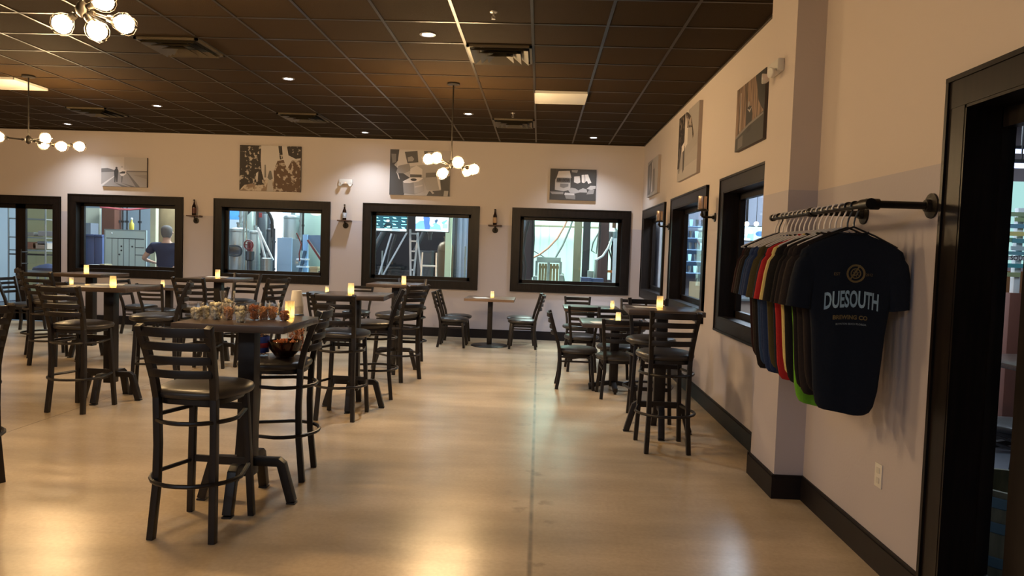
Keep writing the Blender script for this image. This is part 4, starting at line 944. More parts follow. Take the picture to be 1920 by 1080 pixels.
# --- person behind the first window
def skin_body(name, V, E_, parent, mt, sub=2):
    me = bpy.data.meshes.new(name); me.from_pydata([v[:3] for v in V], E_, [])
    o = bpy.data.objects.new(name, me); C.objects.link(o)
    md = o.modifiers.new('s', 'SKIN'); md.use_smooth_shade = True
    for i, v in enumerate(V):
        sv = me.skin_vertices[0].data[i]; r = v[3]; sv.radius = (r, r*(v[4] if len(v) > 4 else 1)); sv.use_root = (i == 0)
    ss = o.modifiers.new('u', 'SUBSURF'); ss.levels = sub; ss.render_levels = sub
    dg = bpy.context.evaluated_depsgraph_get(); m2 = bpy.data.meshes.new_from_object(o.evaluated_get(dg)); o.modifiers.clear(); o.data = m2
    bpy.data.meshes.remove(me); m2.name = name; m2.materials.clear(); m2.materials.append(mt)
    m2.polygons.foreach_set('use_smooth', [True]*len(m2.polygons)); o.parent = parent; return o
px_ = at(313, 470, 1, 14.2).x
per = thing('person', 'person in a dark navy shirt with short grey hair, back turned, behind the first window', 'person', (px_, 14.2, -.02), R(8))
per.scale = (1.22, 1.1, .975)
SKN = mat('skin', (.45, .27, .19), .55)
V = [(0, 0, .98, .15, .75), (0, 0, 1.12, .135, .75), (0, .01, 1.28, .155, .75), (0, .01, 1.42, .13, .7), (0, 0, 1.50, .06), (0, -.01, 1.57, .055), (0, .0, 1.64, .082), (0, .005, 1.73, .088), (0, 0, 1.79, .05),
     (.19, 0, 1.43, .062), (.26, .02, 1.30, .052), (.30, .05, 1.14, .042), (.27, .20, 1.02, .032), (.26, .26, 1.00, .03),
     (-.19, 0, 1.43, .062), (-.29, .03, 1.30, .052), (-.38, .06, 1.16, .042), (-.33, .24, 1.10, .032), (-.32, .30, 1.09, .03),
     (.10, 0, .88, .095), (.11, .01, .50, .062), (.11, -.01, .12, .042), (.11, .12, .05, .04),
     (-.10, 0, .88, .095), (-.11, .01, .50, .062), (-.11, -.01, .12, .042), (-.11, .12, .05, .04)]
E_ = [(0, 1), (1, 2), (2, 3), (3, 4), (4, 5), (5, 6), (6, 7), (7, 8), (3, 9), (9, 10), (10, 11), (11, 12), (12, 13), (3, 14), (14, 15), (15, 16), (16, 17), (17, 18), (0, 19), (19, 20), (20, 21), (21, 22), (0, 23), (23, 24), (24, 25), (25, 26)]
for bx0, by0, bz0, s_ in ((.26, .26, 1.0, 1), (-.32, .30, 1.09, -1)):     # five fingers a hand, joined to the palm
    pi_ = 13 if s_ > 0 else 18
    for k, (dx_, ln_) in enumerate(((-.03, .07), (-.011, .08), (.009, .076), (.028, .06))):
        i0 = len(V); V += [(bx0+dx_, by0+.05, bz0-.005, .0085), (bx0+dx_, by0+.05+ln_*.6, bz0-.02, .008), (bx0+dx_, by0+.05+ln_, bz0-.045, .007)]; E_ += [(pi_, i0), (i0, i0+1), (i0+1, i0+2)]
    i0 = len(V); V += [(bx0-s_*.035, by0+.015, bz0-.005, .010), (bx0-s_*.055, by0+.05, bz0-.02, .009)]; E_ += [(pi_, i0), (i0, i0+1)]
skin_body('body', V, E_, per, SKN)
V = [(0, 0, .90, .185, .75), (0, 0, 1.10, .165, .78), (0, .01, 1.28, .178, .78), (0, .01, 1.42, .145, .75), (0, .0, 1.49, .075), (.20, 0, 1.43, .082), (.27, .02, 1.27, .072), (-.20, 0, 1.43, .082), (-.30, .03, 1.27, .072)]
skin_body('shirt', V, [(0, 1), (1, 2), (2, 3), (3, 4), (3, 5), (5, 6), (3, 7), (7, 8)], per, mat('navy_cotton', (.014, .02, .05), .85))
V = [(0, 0, .96, .165, .75), (.10, 0, .86, .112), (.11, .01, .50, .085), (.11, -.01, .10, .075), (-.10, 0, .86, .112), (-.11, .01, .50, .085), (-.11, -.01, .10, .075)]
skin_body('trousers', V, [(0, 1), (1, 2), (2, 3), (0, 4), (4, 5), (5, 6)], per, mat('dark_denim', (.02, .025, .04), .8))
b = MB(); b.lathe([(.060, 1.60), (.080, 1.66), (.088, 1.72), (.086, 1.77), (.070, 1.815), (.04, 1.838), (.001, 1.845)], (0, -.022, 0), 20, capb=False); b.build('hair', mat('grey_hair', (.10, .09, .085), .8, noise=.4, scale=60), per)
for s_ in (-1, 1):
    b = MB(); b.sphere((s_*.088, .0, 1.70), .02, 8, 6, sx=.5); b.build('ear', SKN, per)
    b = MB(); b.sphere((s_*.032, .078, 1.715), .011, 8, 6); b.build('eye', whitep, per)
b = MB(); b.sphere((0, .092, 1.69), .015, 8, 6, sz=1.5); b.build('nose', SKN, per)
b = MB(); b.sphere((0, .08, 1.648), .018, 8, 6, sz=.35); b.build('mouth', mat('lips', (.35, .12, .10), .5), per)

# --- second window: stainless tanks
def tank(label, pxc, pxw, ytop, Y, ybot=None, mt=steel, dome=.16, port=False, cone=False, name='brew_tank', group='brewing tanks', pipes=True):
    a = at(pxc-pxw/2, ytop, 1, Y); b2 = at(pxc+pxw/2, ytop, 1, Y); r = (b2.x-a.x)/2; zt_ = a.z
    t = thing(name, label, 'tank', ((a.x+b2.x)/2, Y+r, -.02), 0, group)
    z0 = .45; m_ = MB()
    pr = [(r*.25, z0-.28), (r*.98, z0)] if cone else [(r*.9, z0-.06), (r, z0)]
    zt2 = zt_+.02-dome*r*2
    m_.lathe(pr+[(r, z0+(zt2-z0)*.5), (r, zt2), (r*.93, zt2+dome*r*.9), (r*.7, zt2+dome*r*1.6), (r*.25, zt2+dome*r*2)], n=32); m_.build('vessel', mt, t)
    for q in range(4):
        an = PI/4+q*PI/2; l = MB(); l.cyl((r*.75*math.cos(an), r*.75*math.sin(an), 0), (r*.75*math.cos(an), r*.75*math.sin(an), z0+.05), .035, 10); l.build('leg', mt, t)
    for zz in (z0+.05, zt2-.02):
        l = MB(); l.lathe([(r*1.0, zz-.02), (r*1.025, zz), (r*1.0, zz+.02)], n=32, capb=False, capt=False); l.build('band', mt, t)
    l = MB(); l.lathe([(r*.22, zt2+dome*r*1.8), (r*.22, zt2+dome*r*2+.06), (r*.28, zt2+dome*r*2+.07), (r*.28, zt2+dome*r*2+.1)], n=20); l.build('manway', mt, t)
    if port:
        l = MB(); zz = at(pxc, port, 1, Y).z+.02; pts = [(.15*math.copysign(abs(math.cos(2*PI*k/20))**.6, math.cos(2*PI*k/20)), -r-.03, zz+.10*math.copysign(abs(math.sin(2*PI*k/20))**.6, math.sin(2*PI*k/20))) for k in range(20)]
        l.tube(pts, .015, 8, closed=True); l.box((0, -r*.97, zz), (.25, .06, .15)); l.build('hatch', sdark, t, bevel=.01)
    return t, r
tank('wide stainless kettle at the left side of the tank window', 441, 36, 425, 14.4, port=470)
tank('tall pale steel tank rising behind the kettle in the tank window', 465, 20, 380, 16.4, mt=mat('pale_steel', (.28, .33, .30), .35, metal=.6))
tank('stainless vessel right of the wide kettle in the tank window', 474, 24, 431, 15.3, mt=steel)
tank('dark vessel with a red tag, high in the middle of the tank window', 488, 28, 392, 17.2, mt=sdark)
tank('narrow dark cylinder left of the bright gap in the tank window', 505, 16, 428, 15.0, mt=sdark)
tank('small stainless bucket vessel low in the tank window', 497, 20, 483, 13.7, mt=steel, dome=.05)
tank('domed stainless tank above the blue panel in the tank window', 544, 34, 401, 16.2, mt=steel)
tank('huge pale green tank at the right of the tank window', 585, 46, 380, 16.0, mt=pgreen, cone=True)
box_thing('blue_banner', 'bright blue banner high at the left of the tank window', 'banner', 424, 450, 382, 412, 17.6, .03, mat('banner_blue', (.05, .22, .55), .6, noise=.6, scale=5))
box_thing('red_tag', 'small red tag on the dark vessel in the tank window', 'tag', 485, 491, 399, 408, 16.7, .02, rpaint)
box_thing('white_glow_panel', 'added glowing white panel for the bright background in the middle of the tank window', 'panel', 500, 526, 380, 500, 18.2, .05, emat('white_glow', (.92, .97, 1.0), 1.5), True)  # brightness of the background put in as an emitting panel
box_thing('light_blue_panel', 'light blue sheet panel standing in front of the domed tank', 'panel', 519.5, 546, 443, 530, 13.9, .03, blup, True)
box_thing('grey_cabinet', 'grey steel cabinet beside the light blue panel', 'cabinet', 546, 561, 446, 530, 15.1, .4, mat('cabinet_grey', (.25, .33, .36), .4, metal=.4), True)
t = thing('blue_stair', 'blue steel stair frame at the right of the tank window', 'stairs', (at(588, 480, 1, 14.6).x, 14.6, -.02))
ox = t.location.x
def fp(pts, Y): return [Vector((at(a, b2, 1, Y).x-ox, Y-14.6, at(a, b2, 1, Y).z+.02)) for a, b2 in pts]
b = MB(); b.sqt(fp(((573, 440), (573, 560)), 14.6), .09); b.build('post', blup, t)
b = MB(); p0, p1 = fp(((578, 441), (604, 441)), 14.62); q0, q1 = fp(((578, 447), (604, 484)), 14.62); b.add([p0, p1, q1, q0, p0+Vector((0, .03, 0)), p1+Vector((0, .03, 0)), q1+Vector((0, .03, 0)), q0+Vector((0, .03, 0))], [(0, 1, 2, 3), (7, 6, 5, 4), (0, 4, 5, 1), (1, 5, 6, 2), (2, 6, 7, 3), (3, 7, 4, 0)]); b.build('side_plate', mat('blue_grey_plate', (.14, .24, .38), .5), t, smooth=False)
b = MB(); b.sqt(fp(((577, 450), (606, 494)), 14.55), .035); b.build('stringer', rpaint, t)
b = MB(); b.sqt(fp(((572, 470), (560, 520)), 14.5), .05); b.build('leg', sdark, t)
for y_ in (486, 500, 512):
    b = MB(); c0 = fp(((568, y_),), 14.5)[0]; b.box(c0, (.2, .2, .03)); b.build('tread', whitep, t)
t = thing('diagonal_pipes', 'pair of pale diagonal pipes crossing the tank window', 'pipes', (at(490, 480, 1, 13.95).x, 13.95, -.02)); ox = t.location.x
for a, b2 in (((483, 424), (498, 486)), ((484, 427), (512, 486))):
    b = MB(); v0, v1 = at(*a, 1, 13.95), at(*b2, 1, 13.95); b.cyl((v0.x-ox, 0, v0.z), (v1.x-ox, 0, v1.z), .022, 10); b.build('pipe', whitep, t)
b = MB(); v0 = at(461, 500, 1, 13.95); b.tube([(v0.x-ox, 0, v0.z+1.1), (v0.x-ox, 0, v0.z-.1), (v0.x-ox+.05, 0, v0.z-.15), (v0.x-ox+.45, 0, v0.z-.15), (v0.x-ox+.5, 0, .0)], .018, 8); b.build('standpipe', steel, t)
def pt(pts, Y, r, name, label, mt, cat='hose', n=8):
    b = MB(); b.tube([at(a, b2, 1, Y) for a, b2 in pts], r, n); o = b.build(name, mt); recenter(o, at(*pts[-1], 1, Y)); return tag(o, label, cat)
pt([(491, 394), (498, 393), (505, 400), (510, 412), (511, 425), (511, 445)], 14.9, .035, 'black_pipe_arc', 'black hose arching beside the bright gap in the tank window', M['blackp'])
t = thing('valve_manifold', 'red valve wheel on a steel stand in the tank window', 'valve', (at(468, 500, 1, 13.5).x, 13.5, -.02))
zv = at(468, 457, 1, 13.5).z
b = MB(); b.lathe([(.05, 0), (.05, zv-.3), (.08, zv-.28), (.08, zv-.12)], n=16); b.build('stand', sdark, t)
b = MB(); b.tube([(.085*math.cos(k*PI/6), -.06, zv+.085*math.sin(k*PI/6)) for k in range(12)], .012, 8, closed=True); b.box((0, -.05, zv), (.17, .012, .014)); b.box((0, -.05, zv), (.014, .012, .17)); b.box((0, .0, zv-.06), (.07, .08, .22)); b.build('valve_wheel', rpaint, t)
b = MB(); b.box((0, 0, zv-.75), (.24, .2, .05)); b.box((.0, 0, zv-.95), (.24, .2, .04)); b.build('shelf', steel, t)
pt([(556, 437), (560, 445), (565, 458), (561, 476), (562, 490)], 13.8, .013, 'red_hose', 'dark red hose hanging beside the grey cabinet', rpaint)

# --- third window: reflected screens built as glowing panels in the hall, ladders, dark curtain
mb = MB(); a, b2, c, d = sp(690, 838, 390, 560, 17.0); mb.bx(a, b2, 17.0, 17.1, 0, 5.2); struct(mb.build('wall_hall_dark', HD, smooth=False))
TVB = {}
def screen(name, label, x0, x1, y0, y1, Y, bg, shapes, axis=1):
    p0, p1 = at(x0, y0, axis, Y), at(x1, y1, axis, Y); wd, ht = abs(p1.x-p0.x), p0.z-p1.z
    t = thing(name, label, 'television', ((p0.x+p1.x)/2, Y, p1.z), 0, 'wall screens')
    b = MB(); b.bx(-wd/2-.015, wd/2+.015, .0, .05, -.015, ht+.015); b.build('bezel', 'blackp', t, bevel=.004)
    b = MB(); b.cyl((0, .05, ht/2), (0, .25, ht/2), .03); b.cyl((0, .25, ht/2), (0, .25, ht/2+2.6), .02); b.build('mount', 'pipe', t)
    mats = [emat('screen_base', bg[0], bg[1])]; s_ = MB(); s_.poly([(-wd/2, -.002, 0), (wd/2, -.002, 0), (wd/2, -.002, ht), (-wd/2, -.002, ht)], 0); keys = {}
    for k, (c_, st, pts) in enumerate(shapes):
        key = (c_, st)
        if key not in keys: keys[key] = len(mats); mats.append(emat('screen_tone', c_, st))
        s_.poly([((u-.5)*wd, -.0025-.0003*k, (1-v)*ht) for u, v in pts], keys[key])
    s_.build('picture', mats, t, smooth=False); return t
def rc(u0, v0, u1, v1): return [(u0, v0), (u1, v0), (u1, v1), (u0, v1)]
cy = (.25, .85, .9); sh = []
for r_ in range(4):
    for q in range(4):
        u = .03+q*.27; v = .10+r_*.21
        if (r_+q) % 2: sh.append((cy, .8, rc(u, v, u+.17, v+.035)))
        else: sh.append((cy, .9, [(u, v-.04), (u+.10, v), (u+.12, v+.07), (u+.04, v+.06)]))
sh += [((.02, .04, .05), .4, [(.3, .78), (.34, .55), (.40, .46), (.48, .46), (.54, .55), (.58, .78)]), ((.9, .6, .5), .8, circ(.44, .32, .075, 12, .62)), ((.05, .1, .12), .5, [(.38, .26), (.39, .17), (.49, .17), (.50, .26)]), ((.75, .95, .95), 1.0, rc(0, .84, 1, .97)), ((.1, .2, .25), .8, rc(.55, .86, .82, .95)), (cy, .9, [(.40, .68), (.52, .66), (.50, .76), (.42, .76)])]
screen('television', 'reflected screen with a capped man before a patterned backdrop, built as a glowing panel, left one in the third window', 700.5, 762, 404, 434.5, 13.1, ((.01, .04, .055), 1), sh)
sh = [((.85, .97, 1), 1.1, rc(0, 0, 1, .30)), ((.10, .25, .55), .9, [(.0, .55), (.12, .35), (.22, .30), (.30, .45), (.34, 1), (0, 1)]), ((.05, .12, .3), .8, [(.22, .10), (.34, .02), (.44, .12), (.42, .5), (.5, 1), (.3, 1)]), ((.12, .3, .65), .9, [(.45, .6), (.6, .42), (.75, .6), (.8, 1), (.42, 1)]), ((.9, .95, 1), 1., circ(.5, .62, .07, 10, .6)), ((.03, .08, .15), .8, [(.56, .30), (.66, .18), (.68, .3), (.62, .5)]),
      ((.3, .8, .85), 1., [(.72, .15), (.98, .08), (.98, .14), (.74, .24)]), ((.1, .5, .55), .9, [(.78, .4), (.95, .2), (.97, .26), (.84, .6)]), ((.2, .45, .3), .8, rc(.82, .5, .98, .8)), ((.6, .9, 1), 1.1, rc(0, .9, 1, 1))]
screen('television', 'reflected screen with blue-shirted players, built as a glowing panel, right one in the third window', 780, 840.5, 404, 434.5, 13.1, ((.45, .75, .85), 1), sh)
t = thing('step_ladder', 'tall aluminium stepladder standing behind the third window', 'ladder', (at(778, 500, 1, 14.0).x, 14.0, -.02)); ox = t.location.x; ALU = mat('aluminium', (.6, .66, .72), .3, metal=.8)
def seg(a, b2, Y, w_=.035):
    b = MB(); v0, v1 = at(*a, 1, Y), at(*b2, 1, Y); d_ = (v1-v0); v1 = v0+d_*((v0.z+.0)/(v0.z-v1.z)) if v1.z > .05 and b2[1] > 515 else v1
    b.sqt([(v0.x-ox, Y-14.0, v0.z+.02), (v1.x-ox, Y-14.0, v1.z+.02)], w_); return b
for a, b2, Y in (((769, 430), (770, 523), 14.0), ((784, 436), (775, 523), 14.2)): seg(a, b2, Y).build('rail', ALU, t)
for a, b2, Y in (((782, 440), (792, 523), 14.5), ((763, 436), (718, 516), 14.6), ((734, 438), (709, 520), 14.3)): seg(a, b2, Y, .03).build('brace', ALU, t)
for y_ in (436, 450, 469, 486, 504):
    b = MB(); v0, v1 = at(769.5, y_, 1, 14.05), at(783-(y_-436)*.10, y_, 1, 14.05); b.box(((v0.x+v1.x)/2-ox, .05, v0.z), (v1.x-v0.x, .10, .03)); b.build('step', ALU, t)
tank('copper brown conical vessel behind the third window', 834, 30, 452, 14.75, mt=mat('copper_tank', (.12, .075, .035), .4, metal=.5), dome=.5, cone=True, name='conical_vessel')
box_thing('pale_strip_panel', 'pale green upright strip right of the screens in the third window', 'panel', 836.5, 843.5, 395, 560, 14.3, .05, mat('strip_green', (.70, .85, .62), .6), True)
t = thing('strip_curtain', 'grey blue strip curtain at the right of the third window', 'curtain', (at(864, 500, 1, 15.0).x, 15.0, -.02)); a0, a1 = at(845, 400, 1, 15.0).x-t.location.x, at(884, 400, 1, 15.0).x-t.location.x
CU = [mat('curtain_strip', c_, .4) for c_ in ((.05, .06, .08), (.16, .19, .24), (.30, .36, .48), (.36, .43, .60))]
for k in range(9):
    b = MB(); u0 = a0+(a1-a0)*k/9; u1 = a0+(a1-a0)*(k+1.12)/9; ci = (0, 1, 0, 2, 3, 2, 3, 3, 2)[k]
    b.lathe([((u1-u0)/2, 0), ((u1-u0)/2, 4.3)], ((u0+u1)/2, .03*(k % 2), 0), 12, sy=.2); b.build('strip', CU[ci], t)
t = thing('step_stool', 'small folding step stool low in the third window', 'stool', (at(810, 515, 1, 14.0).x, 13.6, -.02)); zz = at(810, 497, 1, 13.6).z
for s_ in (-1, 1):
    b = MB(); b.sqt([(s_*.13, 0, zz+.25), (s_*.16, -.15, 0)], .025); b.sqt([(s_*.13, .0, zz), (s_*.16, .25, 0)], .025); b.build('leg_frame', ALU, t)
for q in range(3):
    b = MB(); b.box((0, .05-.07*q, zz-.22*q), (.26, .16, .03)); b.build('step', 'white' if q == 0 else 'blackp', t)
pt([(742, 440), (733, 470), (727, 500), (722, 520)], 15.2, .03, 'dark_hose', 'dark hose hanging behind the stepladder', M['blackp'])

# --- fourth window: white corrugated wall, columns, pallets
COR = mat('corrugated_white', (.66, .82, .74), .5)
a, b2, c, d = sp(966, 1172, 380, 560, 17.6)
mb = MB(); x_ = a-.2
while x_ < b2+.9:
    mb.bx(x_, x_+.012, 17.56, 17.6, 0, 5.2); x_ += .21
mb.bx(a-.3, b2+1, 17.6, 17.68, 0, 5.2); struct(mb.build('wall_hall_corrugated', COR, smooth=False))
box_thing('steel_beam', 'olive horizontal beam across the corrugated wall in the right window', 'beam', 990, 1125, 421, 428.5, 17.2, .15, mat('olive_beam', (.20, .20, .13), .6))
box_thing('olive_post', 'slim olive brown post in the right window', 'post', 1079, 1087, 380, 545, 15.6, .14, mat('olive_post', (.20, .19, .13), .6), True)
box_thing('black_post', 'black post just right of the olive one', 'post', 1096, 1103, 380, 545, 15.0, .14, mat('charcoal_post', (.03, .035, .045), .5), True)
box_thing('brown_column', 'broad red brown column at the right of the right window', 'column', 1125.5, 1138, 380, 545, 14.6, .2, mat('redbrown_column', (.075, .035, .035), .55), True)
box_thing('white_jamb', 'pale blue white upright at the far right of the right window', 'panel', 1151, 1162, 445, 550, 14.2, .06, mat('jamb_white', (.66, .74, .85), .5), True)
box_thing('dark_column', 'dark maroon column at the left of the right window', 'column', 986, 996.5, 400, 545, 14.6, .16, mat('maroon_column', (.06, .04, .05), .5), True)
box_thing('slate_column', 'slate grey upright at the left edge of the right window', 'column', 977, 984, 380, 455, 15.0, .12, mat('slate_column', (.10, .12, .17), .5), True)
HOSE = mat('orange_hose', (.55, .28, .20), .5); GH = mat('grey_hose', (.20, .24, .23), .5)
pt([(1067, 405), (1058, 425), (1045, 447), (1028, 465), (1012, 477), (998, 484)], 15.6, .02, 'orange_hose', 'thin orange hose sweeping down across the right window', HOSE)
pt([(1076, 405), (1068, 430), (1055, 460), (1038, 489)], 15.9, .02, 'grey_hose', 'thin grey hose crossing the corrugated wall', GH)
pt([(1123, 435), (1112, 455), (1109, 470), (1118, 476), (1122, 440)], 15.4, .015, 'loop_cable', 'thin looped cable beside the red brown column', GH)
pt([(1000, 405), (1000, 450), (998, 480), (997, 520)], 14.5, .03, 'black_hose', 'black hose hanging beside the maroon column', M['blackp'])
pt([(991, 415), (984, 440), (980, 470), (985, 500), (982, 525)], 14.3, .035, 'black_hose', 'thick black hose snaking at the left edge of the right window', M['blackp'])
pt([(1148, 445), (1140, 465), (1130, 480), (1118, 487)], 14.2, .02, 'white_hose', 'pale hose crossing the red brown column', whitep)
PALW = mat('pallet_wood', (.36, .30, .16), .7, noise=.2, scale=5); GRY = mat('grey_crate', (.30, .38, .36), .5, noise=.4, scale=6)
t = thing('pallet_stack', 'upright wooden pallets in a grey cage in the right window', 'pallets', (at(1029, 530, 1, 15.0).x, 15.0, -.02)); ox = t.location.x
zt_ = at(1028, 488, 1, 15.0).z
for s_, (u0, u1) in enumerate(((1010, 1026), (1030, 1048))):
    xa, xb = at(u0, 500, 1, 15.0).x-ox, at(u1, 500, 1, 15.0).x-ox
    b = MB(); nb = 3
    for q in range(nb):
        xc = xa+(xb-xa)*(q+.5)/nb; b.bx(xc-.025, xc+.025, -.02, 0, .05, zt_-.05)
    for zz in (.08, .5, zt_-.12): b.bx(xa, xb, 0, .03, zz-.03, zz+.03)
    b.build('pallet', PALW, t, smooth=False)
b = MB(); x0_, x1_ = at(1006, 500, 1, 15.0).x-ox, at(1051, 500, 1, 15.0).x-ox
for xx in (x0_, (x0_+x1_)/2, x1_): b.bx(xx-.025, xx+.025, -.05, .06, 0, zt_)
for zz in (.45, zt_): b.bx(x0_, x1_, -.06, .06, zz-.03, zz+.03)
b.bx(x0_, x1_, -.04, .3, zt_, zt_+.08); b.build('cage', GRY, t, smooth=False)
t = thing('plastic_sheeting', 'crumpled pale green plastic sheeting beside the pallets', 'sheeting', (at(1068, 530, 1, 15.0).x, 15.0, -.02)); ox = t.location.x
b = MB(); n_ = 14; vs = []; fs = []
for i in range(n_):
    for j in range(n_):
        u, v = i/(n_-1), j/(n_-1); hgt = 1.12*(1-u)**1.4*(1-.5*v)+.05*math.sin(9*u+7*v)+.05*math.sin(23*u-11*v); vs.append((-.15+.40*u, .5*v, max(.0, hgt)))
for i in range(n_-1):
    for j in range(n_-1): fs.append((i*n_+j, (i+1)*n_+j, (i+1)*n_+j+1, i*n_+j+1))
b.add(vs, fs); o = b.build('sheet', mat('sheeting', (.50, .66, .60), .35), t, ang=30); md = o.modifiers.new('so', 'SOLIDIFY'); md.thickness = .01
for k, (x0, x1, y0, mt_, lb) in enumerate(((1090, 1108, 518, bincol, 'navy crate below the black post in the right window'), (1109, 1131, 520, bincol, 'navy crate in front of the red brown column'), (1103, 1112, 506, GRY, 'grey crate behind the navy crates'), (999, 1006, 516, GRY, 'grey crate left of the pallets'), (1050, 1056, 514, GRY, 'grey crate right of the pallets'), (1117, 1124, 485, GRY, 'stacked grey box against the red brown column'))):
    box_thing('crate', lb, 'crate', x0, x1, y0, 545, 14.0+.22*(k % 3)+(.3 if k > 1 else 0), .3, mt_, True, 'hall crates')
t = thing('filling_machine', 'steel filling head with dark cables at the right of the right window', 'machine', (at(1153, 530, 1, 14.5).x, 15.1, -.02)); zz = at(1145, 445, 1, 14.5).z
b = MB(); b.cyl((0, 0, 0), (0, 0, zz+1.0), .04); b.build('mast', mat('copper_mast', (.16, .08, .05), .4, metal=.5), t)
b = MB(); b.lathe([(.10, zz-.05), (.12, zz), (.12, zz+.15), (.06, zz+.22)], (-.02, -.05, 0), 16); b.build('head', steel, t)
for q in range(3):
    b = MB(); b.tube([(-.05+.04*q, -.06, zz), (-.1+.05*q, -.08, zz-.2), (-.02+.04*q, -.06, zz-.45), (.03*q, -.04, zz-.7)], .016, 6); b.build('cable', 'blackp', t)
b = MB(); b.box((0, 0, .5), (.32, .3, 1.0)); b.build('cabinet', mat('machine_box', (.12, .08, .09), .5), t)
b = MB(); b.box((-.05, -.16, at(1142, 508, 1, 14.5).z), (.16, .02, .05)); b.build('orange_handle', mat('orange_plastic', (.8, .22, .05), .5), t)

# --- behind the glazed back door: a lit store with wire shelves
a0 = at(36, 450, 1, 14.6).x; a1 = at(104, 450, 1, 14.6).x
box_thing('store_partition', 'yellowish lit partition of the store behind the back door', 'panel', 44, 105, 370, 560, 15.4, .05, mat('store_yellow', (.55, .52, .28), .6), True)
t = thing('wire_shelf', 'wire shelving with odds and ends behind the glazed back door', 'shelf', ((a0+a1)/2, 14.3, -.02)); hw = (a1-a0)/2
for k in range(4):
    b = MB(); b.cyl((hw*(1 if k % 2 else -1), .5*(k//2), 0), (hw*(1 if k % 2 else -1), .5*(k//2), 2.6), .015); b.build('upright', steel, t)
for k, y_ in enumerate((411, 446, 470, 478)):
    b = MB(); zz = at(70, y_, 1, 14.3).z+.02; b.bx(-hw, hw, 0, .5, zz-.012, zz+.012); b.build('shelf_board', steel if k != 3 else M['blackp'], t, smooth=False)
for k, (px, y_, w_, h_, c_) in enumerate(((58, 446, .18, .08, (.3, .32, .3)), (88, 446, .3, .1, (.35, .38, .42)), (55, 470, .35, .14, (.32, .16, .10)), (78, 470, .3, .12, (.42, .36, .30)), (82, 470-7, .2, .08, (.22, .25, .3)))):
    p = at(px, y_, 1, 14.45); box = MB(); box.bx(-w_/2, w_/2, 0, .3, 0, h_); o = box.build('stored_box', mat('stored_item', c_, .6), None, bevel=.01, smooth=False, loc=(p.x, 14.4, p.z+.034)); tag(o, ('dark flat box', 'grey bundle', 'reddish brown box', 'tan box', 'small slate box on the tan one')[k]+' on the wire shelves behind the back door', 'box', 'boxes on the wire shelves')
t = thing('folded_tarp', 'crumpled navy tarp on a low cart behind the back door', 'tarp', (at(86, 500, 1, 13.6).x, 13.6, -.02))
b = MB(); zz = at(84, 505, 1, 13.6).z; b.bx(-.35, .35, -.2, .25, zz-.06, zz); b.build('cart_top', steel, t, smooth=False)
for k in range(4):
    b = MB(); b.cyl((-.3+.6*(k % 2), -.15+.35*(k//2), 0), (-.3+.6*(k % 2), -.15+.35*(k//2), zz), .02); b.build('leg', steel, t)
b = MB(); b.lathe([(.30, zz), (.28, zz+.05), (.16, zz+.10), (.02, zz+.13)], (.05, 0, 0), 16, sy=.6); b.build('tarp', mat('tarp_navy', (.05, .07, .14), .5, noise=.4, scale=9, bump=.5), t)

# ================================================================== the side room behind the right wall
SX0, SX1, SY1 = W+TH, 6.2, 12.49
SWM = mat('side_wall_paint', (.34, .38, .46), .7)
mb = MB(); mb.bx(SX0, SX1, -3, SY1, -.12, -.02); struct(mb.build('floor_side', mat('side_floor', (.10, .11, .13), .35, noise=.3, scale=2), smooth=False))
mb = MB(); mb.bx(SX0, SX1, SY1, SY1+.1, 0, 3.5); struct(mb.build('wall_side_far', SWM, smooth=False))
mb = MB(); mb.bx(SX1, SX1+.1, -3, SY1, 0, 3.5); mb.bx(SX0, SX1, -3.1, -3, 0, 3.5); struct(mb.build('wall_side_right', mat('side_wall_brown', (.10, .075, .08), .7), smooth=False))
mb = MB(); mb.bx(SX0, SX1, -3, SY1, 3.4, 3.5); struct(mb.build('ceiling_side', HD, smooth=False))
# far end, seen through the right windows
box_thing('white_cooler', 'white cooler front seen through the farthest right window', 'cooler', 1238, 1256, 415, 570, 12.1, .35, mat('cooler_white', (.62, .66, .72), .5), True)
t = thing('glass_shelf', 'blue lit shelves of glasses seen through the middle right window', 'shelf', (at(1305, 500, 1, 12.15).x, 12.15, -.02)); hw = .34
for k in range(5):
    b = MB(); zz = 1.25+k*.19; b.bx(-hw, hw, 0, .25, zz, zz+.015); b.build('shelf_board', blup, t, smooth=False)
    for q in range(7):
        g = MB(); g.lathe([(.022, 0), (.03, .11)], (-hw+.06+q*.095, .1, zz+.016), 10); g.build('drinking_glass', emat('glass_glow', (.35, .75, .95), .55) if (q+k) % 3 == 0 else steel, t)  # blue light is put into the board colour and the glow of these glasses
for s_ in (-1, 1):
    b = MB(); b.bx(s_*hw-.01, s_*hw+.01, 0, .25, 0, 2.2); b.build('upright', sdark, t, smooth=False)
b = MB(); b.bx(-.1, .16, -.02, .0, .75, 1.12); b.build('notice_board', tan, t, smooth=False)
b = MB(); b.bx(-hw, hw, .0, .25, .0, .62); b.build('counter', bincol, t, smooth=False)
screen('television', 'bright blue screen seen through the nearest right window', 1378, 1436, 424, 452, 12.0, ((.30, .65, .95), 1), [((.85, .95, 1), 1.2, circ(.35, .4, .25, 14, .9)), ((.05, .15, .35), .8, circ(.8, .5, .2, 12, .7)), ((.2, .5, .7), .9, rc(.4, .5, .6, 1)), ((.7, .9, 1), 1.2, rc(.0, .85, .5, 1))])
t = thing('steel_counter', 'pale steel counter with racks below the screen, seen through the nearest right window', 'counter', (at(1405, 520, 1, 11.6).x, 11.6, -.02))
b = MB(); b.bx(-.5, .5, 0, .5, .86, .90); b.build('counter_top', steel, t, bevel=.004)
b = MB(); b.bx(-.48, .48, .05, .5, .05, .86); b.build('cabinet', mat('counter_front', (.28, .22, .18), .6), t, smooth=False)
